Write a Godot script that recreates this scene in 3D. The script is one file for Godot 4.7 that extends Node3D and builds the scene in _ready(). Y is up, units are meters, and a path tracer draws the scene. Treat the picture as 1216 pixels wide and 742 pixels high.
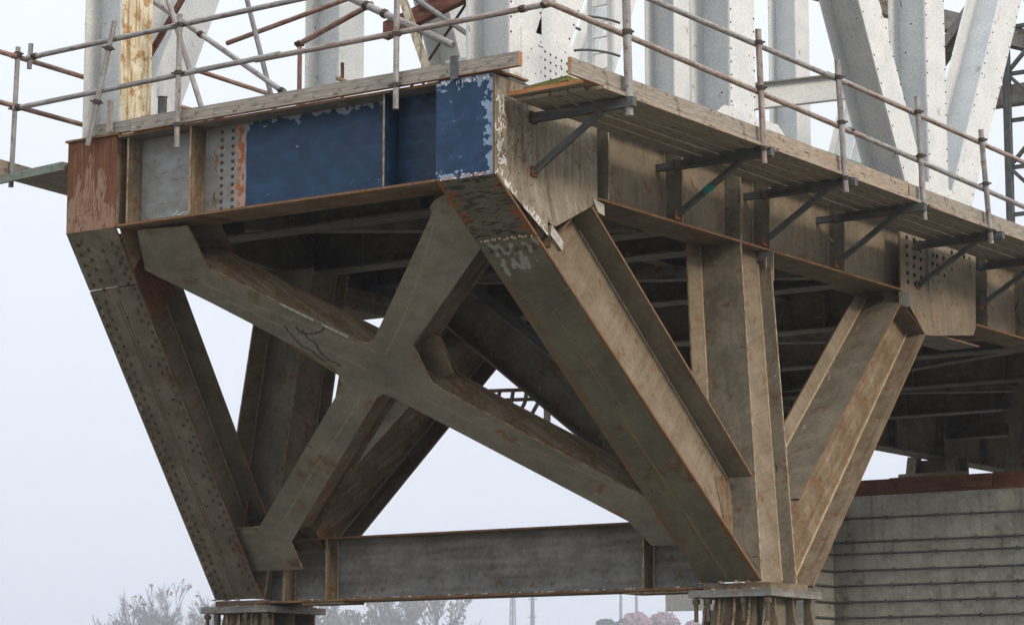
extends Node3D
# World: X runs along the end girder (towards the near truss), Y up, -Z along the bridge. Metres.

var M := {}
var rng := RandomNumberGenerator.new()
var used := {}

const RUN := 0.947    # the raking legs lean back this much per metre of drop
const FLARE := 0.23   # and outwards this much
const SKEW := 0.105   # the far truss drifts outwards along the bridge

# ---------------------------------------------------------------- mesh builder
class MB:
	var s := {}
	var off := Vector2.ZERO
	func st(m):
		if not s.has(m):
			var q := SurfaceTool.new()
			q.begin(Mesh.PRIMITIVE_TRIANGLES)
			q.set_material(m)
			s[m] = q
		return s[m]
	func tri(m, a: Vector3, b: Vector3, c: Vector3, na: Vector3, nb: Vector3, nc: Vector3, ua: Vector2, ub: Vector2, uc: Vector2):
		var q = st(m)
		var g := (b - a).cross(c - a)
		if g.dot(na + nb + nc) > 0.0:
			var t := b; b = c; c = t
			var tn := nb; nb = nc; nc = tn
			var tu := ub; ub = uc; uc = tu
		q.set_normal(na); q.set_uv(ua); q.add_vertex(a)
		q.set_normal(nb); q.set_uv(ub); q.add_vertex(b)
		q.set_normal(nc); q.set_uv(uc); q.add_vertex(c)
	func flat(m, a: Vector3, b: Vector3, c: Vector3, d: Vector3, n: Vector3, u: Vector3, v: Vector3):
		var o := off
		var ua := Vector2(a.dot(u), a.dot(v)) + o
		var ub := Vector2(b.dot(u), b.dot(v)) + o
		var uc := Vector2(c.dot(u), c.dot(v)) + o
		var ud := Vector2(d.dot(u), d.dot(v)) + o
		tri(m, a, b, c, n, n, n, ua, ub, uc)
		tri(m, a, c, d, n, n, n, ua, uc, ud)
	# a flat plate: outline pts, thickness vector tv, face material, edge material
	func prism(pts: Array, tv: Vector3, m, em = null, uax := Vector3.ZERO, fit := false, back = null):
		if em == null: em = m
		if back == null: back = m
		var nn := Vector3.ZERO
		var k := pts.size()
		for i in k:
			nn += (pts[i] as Vector3).cross(pts[(i + 1) % k])
		nn = nn.normalized()
		var u := uax
		if u == Vector3.ZERO:
			var best := 0.0
			for i in k:
				var e: Vector3 = pts[(i + 1) % k] - pts[i]
				if e.length() > best:
					best = e.length(); u = e
		u = (u - nn * u.dot(nn)).normalized()
		var v := nn.cross(u).normalized()
		var flatp := PackedVector2Array()
		var lo := Vector2(1e9, 1e9); var hi := Vector2(-1e9, -1e9)
		for p in pts:
			var q := Vector2(p.dot(u), p.dot(v))
			flatp.append(q); lo = lo.min(q); hi = hi.max(q)
		var idx := Geometry2D.triangulate_polygon(flatp)
		var nf := nn if nn.dot(tv) < 0.0 else -nn
		for i in range(0, idx.size(), 3):
			var uu := []
			for j in 3:
				var w := flatp[idx[i + j]]
				uu.append((w - lo) / (hi - lo) if fit else w + off)
			tri(m, pts[idx[i]], pts[idx[i + 1]], pts[idx[i + 2]], nf, nf, nf, uu[0], uu[1], uu[2])
			tri(back, pts[idx[i]] + tv, pts[idx[i + 1]] + tv, pts[idx[i + 2]] + tv, -nf, -nf, -nf, uu[0], uu[1], uu[2])
		for i in k:
			var a: Vector3 = pts[i]
			var b: Vector3 = pts[(i + 1) % k]
			var e := (b - a).normalized()
			flat(em, a, b, b + tv, a + tv, e.cross(nn), e, tv.normalized())
	# straight bar from a to b; cross-section u in [u0,u1], v in [v0,v1]
	func bar(a: Vector3, b: Vector3, u: Vector3, u0: float, u1: float, v: Vector3, v0: float, v1: float, m, em = null):
		if em == null: em = m
		var l := (b - a).normalized()
		var nu := l.cross(v).normalized()
		if nu.dot(u) < 0.0: nu = -nu
		var nv := l.cross(u).normalized()
		if nv.dot(v) < 0.0: nv = -nv
		var mu = m if absf(v1 - v0) > absf(u1 - u0) * 0.5 else em
		var mv = m if absf(u1 - u0) > absf(v1 - v0) * 0.5 else em
		var c := [u * u0 + v * v0, u * u1 + v * v0, u * u1 + v * v1, u * u0 + v * v1]
		flat(mv, a + c[0], a + c[1], b + c[1], b + c[0], -nv, l, u)
		flat(mv, a + c[3], a + c[2], b + c[2], b + c[3], nv, l, u)
		flat(mu, a + c[0], a + c[3], b + c[3], b + c[0], -nu, l, v)
		flat(mu, a + c[1], a + c[2], b + c[2], b + c[1], nu, l, v)
		flat(em, a + c[0], a + c[1], a + c[2], a + c[3], -l, u, v)
		flat(em, b + c[0], b + c[1], b + c[2], b + c[3], l, u, v)
	# axis-aligned box; on plates the broad faces get m and the narrow rims em
	func box(lo: Vector3, hi: Vector3, m, em = null):
		if em == null: em = m
		var d := hi - lo
		var ax := d.min_axis_index()
		var thin := d[ax] < 0.35 * (d.x + d.y + d.z - d[ax] - d[d.max_axis_index()])
		for k in 3:
			var n := Vector3.ZERO; n[k] = 1.0
			var a1 := (k + 1) % 3; var a2 := (k + 2) % 3
			if d[a2] > d[a1]:
				var t := a1; a1 = a2; a2 = t
			var u := Vector3.ZERO; u[a1] = 1.0
			var v := Vector3.ZERO; v[a2] = 1.0
			var mm = m if (k == ax or not thin) else em
			for e in 2:
				var o := lo
				if e == 1: o[k] = hi[k]
				flat(mm, o, o + u * d[a1], o + u * d[a1] + v * d[a2], o + v * d[a2], n if e == 1 else -n, u, v)
	func tube(a: Vector3, b: Vector3, r: float, m, n := 10, r2 := -1.0, caps := true):
		if r2 < 0.0: r2 = r
		var l := (b - a).normalized()
		var u := l.cross(Vector3.UP if absf(l.y) < 0.9 else Vector3.RIGHT).normalized()
		var v := l.cross(u)
		var L := a.distance_to(b)
		for i in n:
			var t0 := TAU * i / n; var t1 := TAU * (i + 1) / n
			var d0 := u * cos(t0) + v * sin(t0); var d1 := u * cos(t1) + v * sin(t1)
			var x0 := t0 * r; var x1 := t1 * r
			var ua := Vector2(0, x0) + off; var ub := Vector2(0, x1) + off
			var uc := Vector2(L, x1) + off; var ud := Vector2(L, x0) + off
			tri(m, a + d0 * r, a + d1 * r, b + d1 * r2, d0, d1, d1, ua, ub, uc)
			tri(m, a + d0 * r, b + d1 * r2, b + d0 * r2, d0, d1, d0, ua, uc, ud)
			if caps:
				tri(m, a, a + d0 * r, a + d1 * r, -l, -l, -l, off, off, off)
				tri(m, b, b + d0 * r2, b + d1 * r2, l, l, l, off, off, off)
	# domed bolt head
	func bolt(p: Vector3, n: Vector3, r: float, h: float, m, sides := 7):
		var u := n.cross(Vector3.UP if absf(n.y) < 0.9 else Vector3.RIGHT).normalized()
		var v := n.cross(u)
		for i in sides:
			var t0 := TAU * i / sides; var t1 := TAU * (i + 1) / sides
			var d0 := u * cos(t0) + v * sin(t0); var d1 := u * cos(t1) + v * sin(t1)
			var m0 := p + d0 * r * 0.8 + n * h * 0.7; var m1 := p + d1 * r * 0.8 + n * h * 0.7
			tri(m, p + d0 * r, p + d1 * r, m1, d0, d1, d1, off, off, off)
			tri(m, p + d0 * r, m1, m0, d0, d1, d0, off, off, off)
			tri(m, m0, m1, p + n * h, (d0 + n).normalized(), (d1 + n).normalized(), n, off, off, off)
	func commit() -> ArrayMesh:
		var am := ArrayMesh.new()
		for m in s:
			s[m].generate_tangents()
			s[m].commit(am)
		return am

func mb() -> MB:
	var b := MB.new()
	b.off = Vector2(rng.randf() * 7.0, rng.randf() * 7.0)
	return b

func numbered(n: String) -> String:
	if not used.has(n):
		used[n] = 0
		return n
	used[n] += 1
	return "%s_%03d" % [n, used[n]]

func thing(called: String, label: String, category: String, at := Vector3.ZERO, group := "") -> Node3D:
	var o := Node3D.new()
	o.name = numbered(called)
	add_child(o)
	o.position = at
	o.set_meta("label", label); o.set_meta("category", category)
	if group: o.set_meta("group", group)
	return o

# commit a builder as one part of a thing; geometry is given in world space
func part(called: String, b: MB, parent: Node3D, kind := "") -> MeshInstance3D:
	var o := MeshInstance3D.new()
	o.name = called
	o.mesh = b.commit()
	parent.add_child(o, true)
	var shift := Vector3.ZERO
	var p: Node = parent
	while p != self and p is Node3D:
		shift += p.position
		p = p.get_parent()
	o.position = -shift
	if kind: o.set_meta("kind", kind)
	return o

func solo(called: String, b: MB, label: String, category: String, group := "") -> MeshInstance3D:
	var o := MeshInstance3D.new()
	o.name = numbered(called)
	o.mesh = b.commit()
	add_child(o)
	o.set_meta("label", label); o.set_meta("category", category)
	if group: o.set_meta("group", group)
	return o

func struct_(called: String, b: MB) -> MeshInstance3D:
	var o := MeshInstance3D.new()
	o.name = called
	o.mesh = b.commit()
	add_child(o)
	o.set_meta("kind", "structure")
	return o

# ---------------------------------------------------------------- textures
func nz(sd: int, freq: float, w: int, h: int, sx := 1, sy := 1, oct := 4) -> PackedByteArray:
	var n := FastNoiseLite.new()
	n.seed = sd
	n.noise_type = FastNoiseLite.TYPE_SIMPLEX_SMOOTH
	n.frequency = freq
	n.fractal_octaves = oct
	var im := n.get_seamless_image(w / sx, h / sy, false, false, 0.2)
	im.convert(Image.FORMAT_L8)
	if sx > 1 or sy > 1: im.resize(w, h, Image.INTERPOLATE_CUBIC)
	return im.get_data()

func to_tex(d: PackedByteArray, w: int, h: int) -> ImageTexture:
	var im := Image.create_from_data(w, h, false, Image.FORMAT_RGB8, d)
	im.generate_mipmaps()
	return ImageTexture.create_from_image(im)

func ss(a: float, b: float, x: float) -> float:
	var t := clampf((x - a) / (b - a), 0.0, 1.0)
	return t * t * (3.0 - 2.0 * t)

# weathered plate steel. Colours are sRGB.
func steel_img(sd: int, c1: Color, c2: Color, rust: Color, rust_amt: float, streak: float, scuff: float, along := true, w := 256, hh := 0) -> Image:
	var h := w if hh == 0 else hh
	var q := 512.0 / w
	var a := nz(sd, 0.008 * q, w, h)
	var b := nz(sd + 1, 0.05 * q, w, h)
	var c := nz(sd + 2, 0.035 * q, w, h, 16 if along else 1, 1 if along else 16, 3)
	var r := nz(sd + 3, 0.012 * q, w, h, 1, 1, 6)
	var f := nz(sd + 4, 0.25, w, h, 1, 1, 2)
	var sc := nz(sd + 5, 0.05 * q, w, h, 3 if along else 1, 1 if along else 3, 4)
	var d := PackedByteArray()
	d.resize(w * h * 3)
	var rust2 := rust.darkened(0.45)
	var pale := Color(0.68, 0.65, 0.58)
	var dark := Color(0.16, 0.12, 0.09)
	for i in w * h:
		var va := a[i] / 255.0; var vb := b[i] / 255.0; var vf := f[i] / 255.0
		var k := c1.lerp(c2, clampf((va - 0.5) * 1.4 + 0.5 + (vb - 0.5) * 0.8, 0.0, 1.0))
		var stv := (c[i] / 255.0 - 0.5) * streak
		k = k.lerp(rust2, ss(0.02, 0.4, stv) * 0.42)
		k = k.lerp(pale, ss(0.02, 0.4, -stv) * 0.3)
		var rr := r[i] / 255.0 + (vf - 0.5) * 0.22 + (vb - 0.5) * 0.2
		var ra := ss(1.0 - rust_amt - 0.12, 1.0 - rust_amt + 0.14, rr)
		k = k.lerp(rust.lerp(rust2, clampf(vb * 1.8 - 0.5, 0.0, 1.0)), ra * 0.5)
		var s2 := sc[i] / 255.0
		k = k.lerp(pale, ss(0.84, 0.94, s2) * scuff * 0.3)
		k = k.lerp(dark, ss(0.85, 0.95, 1.0 - s2) * scuff * 0.6)
		var g := 1.0 + (vf - 0.5) * 0.16
		d[i * 3] = clampi(int(k.r * g * 255.0), 0, 255)
		d[i * 3 + 1] = clampi(int(k.g * g * 255.0), 0, 255)
		d[i * 3 + 2] = clampi(int(k.b * g * 255.0), 0, 255)
	return Image.create_from_data(w, h, false, Image.FORMAT_RGB8, d)

func tex(im: Image) -> ImageTexture:
	im.generate_mipmaps()
	return ImageTexture.create_from_image(im)

var bump: ImageTexture
func mat(key: String, t: Texture2D, metres: float, rough := 0.8, bumpy := 0.35, metal := 0.0) -> StandardMaterial3D:
	var m := StandardMaterial3D.new()
	m.albedo_texture = t
	m.roughness = rough
	m.metallic = metal
	m.metallic_specular = 0.35
	m.uv1_scale = Vector3(1.0 / metres, 1.0 / metres, 1.0)
	if bumpy > 0.0:
		m.normal_enabled = true
		m.normal_texture = bump
		m.normal_scale = bumpy
	M[key] = m
	return m

func stroke(im: Image, p: Vector2, dir: float, n: int, r: int, c: Color, wob: float):
	var w := im.get_width(); var h := im.get_height()
	for i in n:
		im.fill_rect(Rect2i(clampi(int(p.x), 0, w - 1), clampi(int(p.y), 0, h - 1), r, r), c)
		dir += rng.randf_range(-wob, wob)
		p += Vector2(cos(dir), sin(dir)) * r * 0.7

func scratches(im: Image, n: int, c: Color, dirs: float, spread: float, lmin: int, lmax: int):
	for i in n:
		stroke(im, Vector2(rng.randf() * im.get_width(), rng.randf() * im.get_height()), dirs + rng.randf_range(-spread, spread), rng.randi_range(lmin, lmax), 1, c, 0.12)

# a painted panel: paint over primer, lost along some edges. l, r, t, b = how much of each edge is bare (0..1)
func paint_img(sd: int, w: int, h: int, paint: Color, paint2: Color, primer: Color, primer2: Color, l: float, r: float, t: float, b: float, smear: float) -> Image:
	var a := nz(sd, 0.01, w, h)
	var f := nz(sd + 1, 0.02, w, h, 1, 1, 5)
	var s := nz(sd + 2, 0.02, w, h, 6, 1, 4)
	var g := nz(sd + 3, 0.2, w, h, 1, 1, 2)
	var d := PackedByteArray()
	d.resize(w * h * 3)
	for y in h:
		for x in w:
			var i := y * w + x
			var va := a[i] / 255.0; var vf := f[i] / 255.0; var vs := s[i] / 255.0; var vg := g[i] / 255.0
			var k := paint.lerp(paint2, clampf((va - 0.5) * 1.6 + 0.4, 0, 1))
			k = k.lerp(paint2.lightened(0.25), ss(0.62, 0.8, vs) * smear)
			var pr := primer.lerp(primer2, ss(0.4, 0.62, vf))
			var fx := float(x) / w; var fy := float(y) / h
			var j := (vf - 0.5) * 0.24 + (va - 0.5) * 0.08
			var bare := 0.0
			if l > 0.0: bare = maxf(bare, ss(-0.008, 0.008, l - fx + j * minf(1.0, l * 4.0)))
			if r > 0.0: bare = maxf(bare, ss(-0.008, 0.008, r - (1.0 - fx) + j))
			if t > 0.0: bare = maxf(bare, ss(-0.008, 0.008, t - fy + j))
			if b > 0.0: bare = maxf(bare, ss(-0.008, 0.008, b - (1.0 - fy) + j))
			bare = maxf(bare, ss(0.90, 0.93, vf))
			k = k.lerp(pr, bare)
			var q := 1.0 + (vg - 0.5) * 0.14
			d[i * 3] = clampi(int(k.r * q * 255.0), 0, 255)
			d[i * 3 + 1] = clampi(int(k.g * q * 255.0), 0, 255)
			d[i * 3 + 2] = clampi(int(k.b * q * 255.0), 0, 255)
	return Image.create_from_data(w, h, false, Image.FORMAT_RGB8, d)

func wood_img(sd: int, c1: Color, c2: Color) -> Image:
	var w := 256; var h := 256
	var a := nz(sd, 0.16, w, h, 32, 1, 3)
	var b := nz(sd + 1, 0.02, w, h)
	var c := nz(sd + 2, 0.45, w, h, 16, 1, 2)
	var st_ := nz(sd + 3, 0.05, w, h, 2, 1, 5)
	var d := PackedByteArray()
	d.resize(w * h * 3)
	for i in w * h:
		var k := c1.lerp(c2, clampf((a[i] / 255.0 - 0.5) * 1.4 + 0.5, 0, 1))
		k = k.lerp(Color(0.52, 0.49, 0.44), ss(0.5, 0.75, b[i] / 255.0) * 0.55)
		k = k.lerp(Color(0.17, 0.12, 0.09), ss(0.68, 0.85, st_[i] / 255.0) * 0.4)
		var q := 1.0 + (c[i] / 255.0 - 0.5) * 0.35
		d[i * 3] = clampi(int(k.r * q * 255.0), 0, 255)
		d[i * 3 + 1] = clampi(int(k.g * q * 255.0), 0, 255)
		d[i * 3 + 2] = clampi(int(k.b * q * 255.0), 0, 255)
	return Image.create_from_data(w, h, false, Image.FORMAT_RGB8, d)

func make_materials():
	var n := FastNoiseLite.new()
	n.seed = 5; n.frequency = 0.012; n.fractal_octaves = 5
	var bi := n.get_seamless_image(512, 512, false, false, 0.2)
	bi.convert(Image.FORMAT_RGBA8)
	bi.bump_map_to_normal_map(5.0)
	bi.generate_mipmaps()
	bump = ImageTexture.create_from_image(bi)
	var rust := Color(0.50, 0.29, 0.13)
	var grey := steel_img(11, Color(0.445, 0.415, 0.355), Color(0.35, 0.325, 0.275), rust, 0.19, 0.4, 0.45)
	scratches(grey, 9, Color(0.14, 0.11, 0.09), 0.4, 1.2, 6, 26)
	scratches(grey, 5, Color(0.72, 0.7, 0.64), 0.6, 1.4, 4, 18)
	mat("steel", tex(grey), 3.0)
	mat("steel2", tex(steel_img(31, Color(0.45, 0.40, 0.33), Color(0.37, 0.32, 0.255), rust, 0.24, 0.7, 0.35)), 2.6)
	mat("web", tex(steel_img(51, Color(0.475, 0.425, 0.355), Color(0.40, 0.355, 0.29), rust, 0.2, 0.45, 0.3, false)), 2.2)
	mat("webrust", tex(steel_img(61, Color(0.45, 0.39, 0.31), Color(0.36, 0.295, 0.215), Color(0.47, 0.29, 0.145), 0.34, 0.8, 0.3)), 2.4)
	mat("cool", tex(steel_img(71, Color(0.45, 0.44, 0.425), Color(0.36, 0.35, 0.335), rust, 0.14, 0.6, 0.35)), 2.8)
	mat("rust", tex(steel_img(81, Color(0.41, 0.26, 0.165), Color(0.32, 0.20, 0.13), Color(0.50, 0.30, 0.14), 0.42, 0.6, 0.25)), 1.6, 0.9)
	mat("edge", tex(steel_img(91, Color(0.47, 0.325, 0.21), Color(0.36, 0.26, 0.185), Color(0.55, 0.43, 0.32), 0.4, 0.9, 0.3)), 0.7, 0.9, 0.0)
	mat("paleedge", tex(steel_img(95, Color(0.60, 0.55, 0.46), Color(0.48, 0.42, 0.33), rust, 0.4, 0.8, 0.4)), 0.7, 0.9, 0.0)
	mat("girt", tex(steel_img(111, Color(0.47, 0.47, 0.46), Color(0.39, 0.385, 0.37), rust, 0.26, 0.6, 0.3)), 2.0)
	mat("girt2", tex(steel_img(115, Color(0.66, 0.65, 0.63), Color(0.56, 0.55, 0.53), rust, 0.2, 0.4, 0.4)), 0.6)
	mat("weld", tex(steel_img(121, Color(0.60, 0.55, 0.46), Color(0.52, 0.44, 0.34), Color(0.52, 0.35, 0.20), 0.3, 0.3, 0.4)), 0.5, 0.8, 0.8)
	var white := steel_img(131, Color(0.785, 0.785, 0.77), Color(0.735, 0.74, 0.74), Color(0.62, 0.48, 0.33), 0.06, 0.14, 0.03, false)
	scratches(white, 5, Color(0.25, 0.22, 0.2), 0.1, 0.6, 3, 14)
	for i in 14: white.fill_rect(Rect2i(rng.randi() % 252, rng.randi() % 252, 1 + rng.randi() % 2, 1 + rng.randi() % 2), Color(0.16, 0.13, 0.12))
	mat("white", tex(white), 3.0, 0.6, 0.15)
	var whiter := steel_img(141, Color(0.82, 0.79, 0.71), Color(0.72, 0.66, 0.54), Color(0.62, 0.38, 0.15), 0.36, 1.2, 0.2, true)
	mat("whiterust", tex(whiter), 1.6, 0.75, 0.2)
	mat("wood", tex(wood_img(161, Color(0.48, 0.445, 0.405), Color(0.58, 0.545, 0.50))), 1.6, 0.9, 0.5)
	mat("wood2", tex(wood_img(171, Color(0.47, 0.45, 0.42), Color(0.56, 0.54, 0.505))), 1.6, 0.9, 0.5)
	mat("wood3", tex(wood_img(181, Color(0.52, 0.46, 0.40), Color(0.61, 0.555, 0.49))), 1.6, 0.9, 0.5)
	mat("woodend", tex(wood_img(191, Color(0.62, 0.40, 0.22), Color(0.70, 0.48, 0.28))), 0.6, 0.9, 0.3)
	mat("moss", tex(wood_img(201, Color(0.36, 0.36, 0.18), Color(0.48, 0.46, 0.26))), 1.0, 0.95, 0.5)
	mat("tube", tex(steel_img(211, Color(0.58, 0.57, 0.56), Color(0.48, 0.46, 0.45), Color(0.44, 0.31, 0.24), 0.26, 0.7, 0.3)), 1.3, 0.55, 0.15, 0.15)
	mat("tuberust", tex(steel_img(221, Color(0.50, 0.39, 0.35), Color(0.57, 0.50, 0.47), Color(0.55, 0.33, 0.22), 0.5, 1.2, 0.3)), 1.3, 0.7, 0.2)
	mat("tubepink", tex(steel_img(225, Color(0.57, 0.535, 0.515), Color(0.52, 0.46, 0.43), Color(0.53, 0.33, 0.23), 0.3, 1.0, 0.3)), 0.9, 0.6, 0.2)
	mat("clamp", tex(steel_img(231, Color(0.30, 0.26, 0.23), Color(0.23, 0.205, 0.19), Color(0.36, 0.24, 0.15), 0.35, 0.3, 0.3)), 0.4, 0.8, 0.4)
	mat("bracket", tex(steel_img(241, Color(0.33, 0.35, 0.36), Color(0.26, 0.27, 0.27), rust, 0.24, 0.8, 0.4)), 1.2, 0.7, 0.3)
	mat("maroon", tex(steel_img(251, Color(0.40, 0.24, 0.20), Color(0.46, 0.30, 0.25), Color(0.30, 0.17, 0.13), 0.3, 0.8, 0.3)), 1.5, 0.85, 0.3)
	mat("bolt", tex(steel_img(261, Color(0.37, 0.325, 0.27), Color(0.29, 0.25, 0.20), Color(0.42, 0.28, 0.17), 0.22, 0.3, 0.3)), 0.3, 0.38, 0.0, 0.25)
	var hole := StandardMaterial3D.new()
	hole.albedo_color = Color(0.10, 0.08, 0.07); hole.roughness = 0.95
	M["hole"] = hole
	# concrete: pale panels with vertical run-off stains
	var con := steel_img(271, Color(0.60, 0.59, 0.545), Color(0.53, 0.52, 0.48), Color(0.42, 0.385, 0.33), 0.13, 0.5, 0.3, false)
	mat("concrete", tex(con), 3.0, 0.95, 0.8)
	mat("ground", tex(steel_img(281, Color(0.43, 0.405, 0.355), Color(0.37, 0.35, 0.305), Color(0.48, 0.45, 0.38), 0.3, 0.3, 0.2)), 9.0, 1.0, 1.0)
	# --- panels with a picture of their own wear
	var blue := Color(0.07, 0.175, 0.275); var blue2 := Color(0.10, 0.22, 0.33)
	var prim := Color(0.50, 0.54, 0.60); var prim2 := Color(0.66, 0.50, 0.44)
	var im := paint_img(301, 512, 320, blue, blue2, prim2, prim, 0.012, 0.0, 0.02, 0.0, 0.12)
	for i in 22: stroke(im, Vector2(rng.randf() * 512, 250 + rng.randf() * 66), rng.randf_range(-0.3, 0.2), rng.randi_range(8, 34), 1, Color(0.33, 0.46, 0.60), 0.2)
	mat("blue_a", tex(im), 1.0, 0.5, 0.1)
	im = paint_img(311, 256, 400, blue.darkened(0.3), blue, prim.darkened(0.3), blue2, 0.0, 0.0, 0.03, 0.0, 0.2)
	mat("blue_b", tex(im), 1.0, 0.5, 0.1)
	im = paint_img(321, 256, 400, blue, blue2, Color(0.40, 0.49, 0.58), Color(0.48, 0.54, 0.60), 0.0, 0.10, 0.035, 0.02, 0.1)
	for i in 26: stroke(im, Vector2(rng.randf() * 250, rng.randf() * 10), 1.4, 5, 4, Color(0.80, 0.79, 0.77), 0.5)
	for i in 40: im.fill_rect(Rect2i(rng.randi() % 250, 384 + rng.randi() % 14, 4 + rng.randi() % 9, 3 + rng.randi() % 5), [Color(0.78, 0.74, 0.70), Color(0.55, 0.32, 0.18), Color(0.62, 0.42, 0.32)][i % 3])
	mat("blue_c", tex(im), 1.0, 0.5, 0.1)
	im = paint_img(331, 256, 400, Color(0.52, 0.52, 0.51), Color(0.45, 0.44, 0.42), Color(0.38, 0.22, 0.12), Color(0.30, 0.22, 0.16), 0.0, 0.0, 0.0, 0.0, 0.2)
	for i in 9: stroke(im, Vector2(rng.randf() * 200, 60 + rng.randf() * 330), rng.randf_range(-0.3, 0.3), 20, 2, Color(0.28, 0.16, 0.09), 0.25)
	for i in 16: stroke(im, Vector2(60 + rng.randf() * 190, 360 + rng.randf() * 35), rng.randf_range(-0.3, 0.3), 12, 4, Color(0.70, 0.70, 0.69), 0.5)
	mat("grey_panel", tex(im), 1.0, 0.6, 0.2)
	im = paint_img(341, 256, 400, Color(0.50, 0.50, 0.50), Color(0.45, 0.43, 0.40), Color(0.55, 0.33, 0.18), Color(0.62, 0.50, 0.44), 0.06, 0.16, 0.0, 0.0, 0.2)
	for i in 30: stroke(im, Vector2([30.0, 110.0][i % 2] + rng.randf() * 22, rng.randf() * 380), 1.57, 14, 4, [Color(0.42, 0.24, 0.12), Color(0.34, 0.20, 0.12), Color(0.60, 0.36, 0.16)][i % 3], 0.3)
	mat("splice", tex(im), 1.0, 0.7, 0.4)
	# rusty corner with mud smeared over it
	im = steel_img(351, Color(0.40, 0.25, 0.165), Color(0.34, 0.215, 0.15), Color(0.47, 0.29, 0.15), 0.35, 0.8, 0.2, false, 512)
	var mud := nz(355, 0.006, 512, 512, 1, 3, 5)
	var mud2 := nz(356, 0.05, 512, 512, 1, 6, 4)
	for y in 512:
		for x in 512:
			var cx := absf(x - 270.0) / 256.0
			var v := ss(0.0, 0.06, y / 512.0 - 0.28 - cx * 0.42 + (mud[y * 512 + x] / 255.0 - 0.5) * 0.7) * ss(0.30, 0.42, mud2[y * 512 + x] / 255.0)
			if v > 0.0: im.set_pixel(x, y, im.get_pixel(x, y).lerp(Color(0.55, 0.45, 0.38), v * 0.75))
	for i in 16: stroke(im, Vector2(40 + rng.randf() * 380, 370 + rng.randf() * 110), rng.randf_range(-0.12, 0.05), rng.randi_range(20, 50), 3, Color(0.40, 0.25, 0.18), 0.06)
	for i in 6: stroke(im, Vector2(255 + i * 8, 130 + rng.randf() * 60), 1.57, 130, 3, Color(0.35, 0.18, 0.10), 0.05)
	mat("rust_corner", tex(im), 1.0, 0.9, 0.4)
	# rusty plate with dark blotches under the near corner
	im = steel_img(361, Color(0.36, 0.34, 0.28), Color(0.31, 0.29, 0.24), Color(0.27, 0.22, 0.17), 0.25, 0.4, 0.2, true, 512)
	var rr := nz(365, 0.012, 512, 512, 1, 1, 4)
	var bl := nz(366, 0.03, 512, 512, 5, 1, 3)
	for y in 512:
		for x in 512:
			var c := im.get_pixel(x, y)
			var v := ss(0.60, 0.68, bl[y * 512 + x] / 255.0)
			c = c.lerp(Color(0.15, 0.13, 0.11), v * 0.75)
			var e := minf(x, 511 - x) / 512.0
			var o := ss(0.0, 0.05, 0.13 - e + (rr[y * 512 + x] / 255.0 - 0.5) * 0.5)
			c = c.lerp(Color(0.49, 0.26, 0.10), o * 0.85)
			im.set_pixel(x, y, c)
	mat("rust_plate", tex(im), 1.0, 0.9, 0.4)
	# near side gusset: white paint scrawled along the lower front edge
	im = steel_img(371, Color(0.53, 0.495, 0.43), Color(0.44, 0.40, 0.335), Color(0.44, 0.29, 0.18), 0.18, 0.8, 0.35, false, 512)
	for i in 100:
		var t := rng.randf()
		var p := Vector2(8 + rng.randf() * 34, 30 + t * 330 * 2.0) if t < 0.5 else Vector2(20 + (t - 0.5) * 350 + rng.randf() * 46, 345 + (t - 0.5) * 320)
		stroke(im, p, rng.randf_range(0.9, 1.9), rng.randi_range(3, 14), 2 + rng.randi() % 5, Color(0.76, 0.75, 0.73), 0.6)
	for i in 60: stroke(im, Vector2(rng.randf() * 200, rng.randf() * 300), 1.57, rng.randi_range(5, 22), 3, [Color(0.30, 0.20, 0.14), Color(0.42, 0.26, 0.15)][i % 2], 0.25)
	for i in 14: im.fill_rect(Rect2i(110 + (i % 2) * 60, 30 + i * 28, 5, 6), Color(0.13, 0.09, 0.07))
	mat("gusset_near", tex(im), 1.0, 0.75, 0.3)
	# cross brace face: faint weld lines along the arms, hand marks, run-off stains
	im = steel_img(391, Color(0.465, 0.44, 0.385), Color(0.385, 0.365, 0.315), Color(0.45, 0.29, 0.16), 0.15, 0.25, 0.5, true, 512)
	for q in [[0.26, 0.16, 0.53, 0.42], [0.29, 0.21, 0.53, 0.45], [0.60, 0.53, 0.93, 0.88], [0.58, 0.56, 0.90, 0.91], [0.56, 0.40, 0.80, 0.10], [0.47, 0.50, 0.15, 0.86], [0.51, 0.54, 0.19, 0.90]]:
		var p0 := Vector2(q[0], q[1]) * 512.0; var p1 := Vector2(q[2], q[3]) * 512.0
		stroke(im, p0, (p1 - p0).angle(), int(p0.distance_to(p1) / 0.7), 1, Color(0.52, 0.49, 0.42), 0.01)
	for i in 34: stroke(im, Vector2(rng.randf() * 512, rng.randf() * 512), rng.randf_range(0.2, 1.3), rng.randi_range(6, 22), 1, [Color(0.20, 0.16, 0.13), Color(0.56, 0.53, 0.47), Color(0.46, 0.28, 0.14)][i % 3], 0.3)
	for i in 3:
		var p := Vector2(150 + rng.randf() * 110, 120 + rng.randf() * 60)
		stroke(im, p, 1.4, rng.randi_range(20, 60), 2, Color(0.24, 0.21, 0.18), 0.25)
	for i in 30: stroke(im, Vector2(rng.randf() * 512, rng.randf() * 512), rng.randf() * 6.28, rng.randi_range(3, 8), 5, [Color(0.44, 0.33, 0.22), Color(0.48, 0.46, 0.41)][i % 2], 0.9)
	mat("brace_face", tex(im), 1.0, 0.75, 0.4)
	# near leg cover plate: long drawn lines down the middle and grey paint patches at the head
	im = steel_img(381, Color(0.375, 0.355, 0.29), Color(0.31, 0.29, 0.235), Color(0.45, 0.29, 0.16), 0.19, 0.3, 0.4, true, 768, 112)
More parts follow.
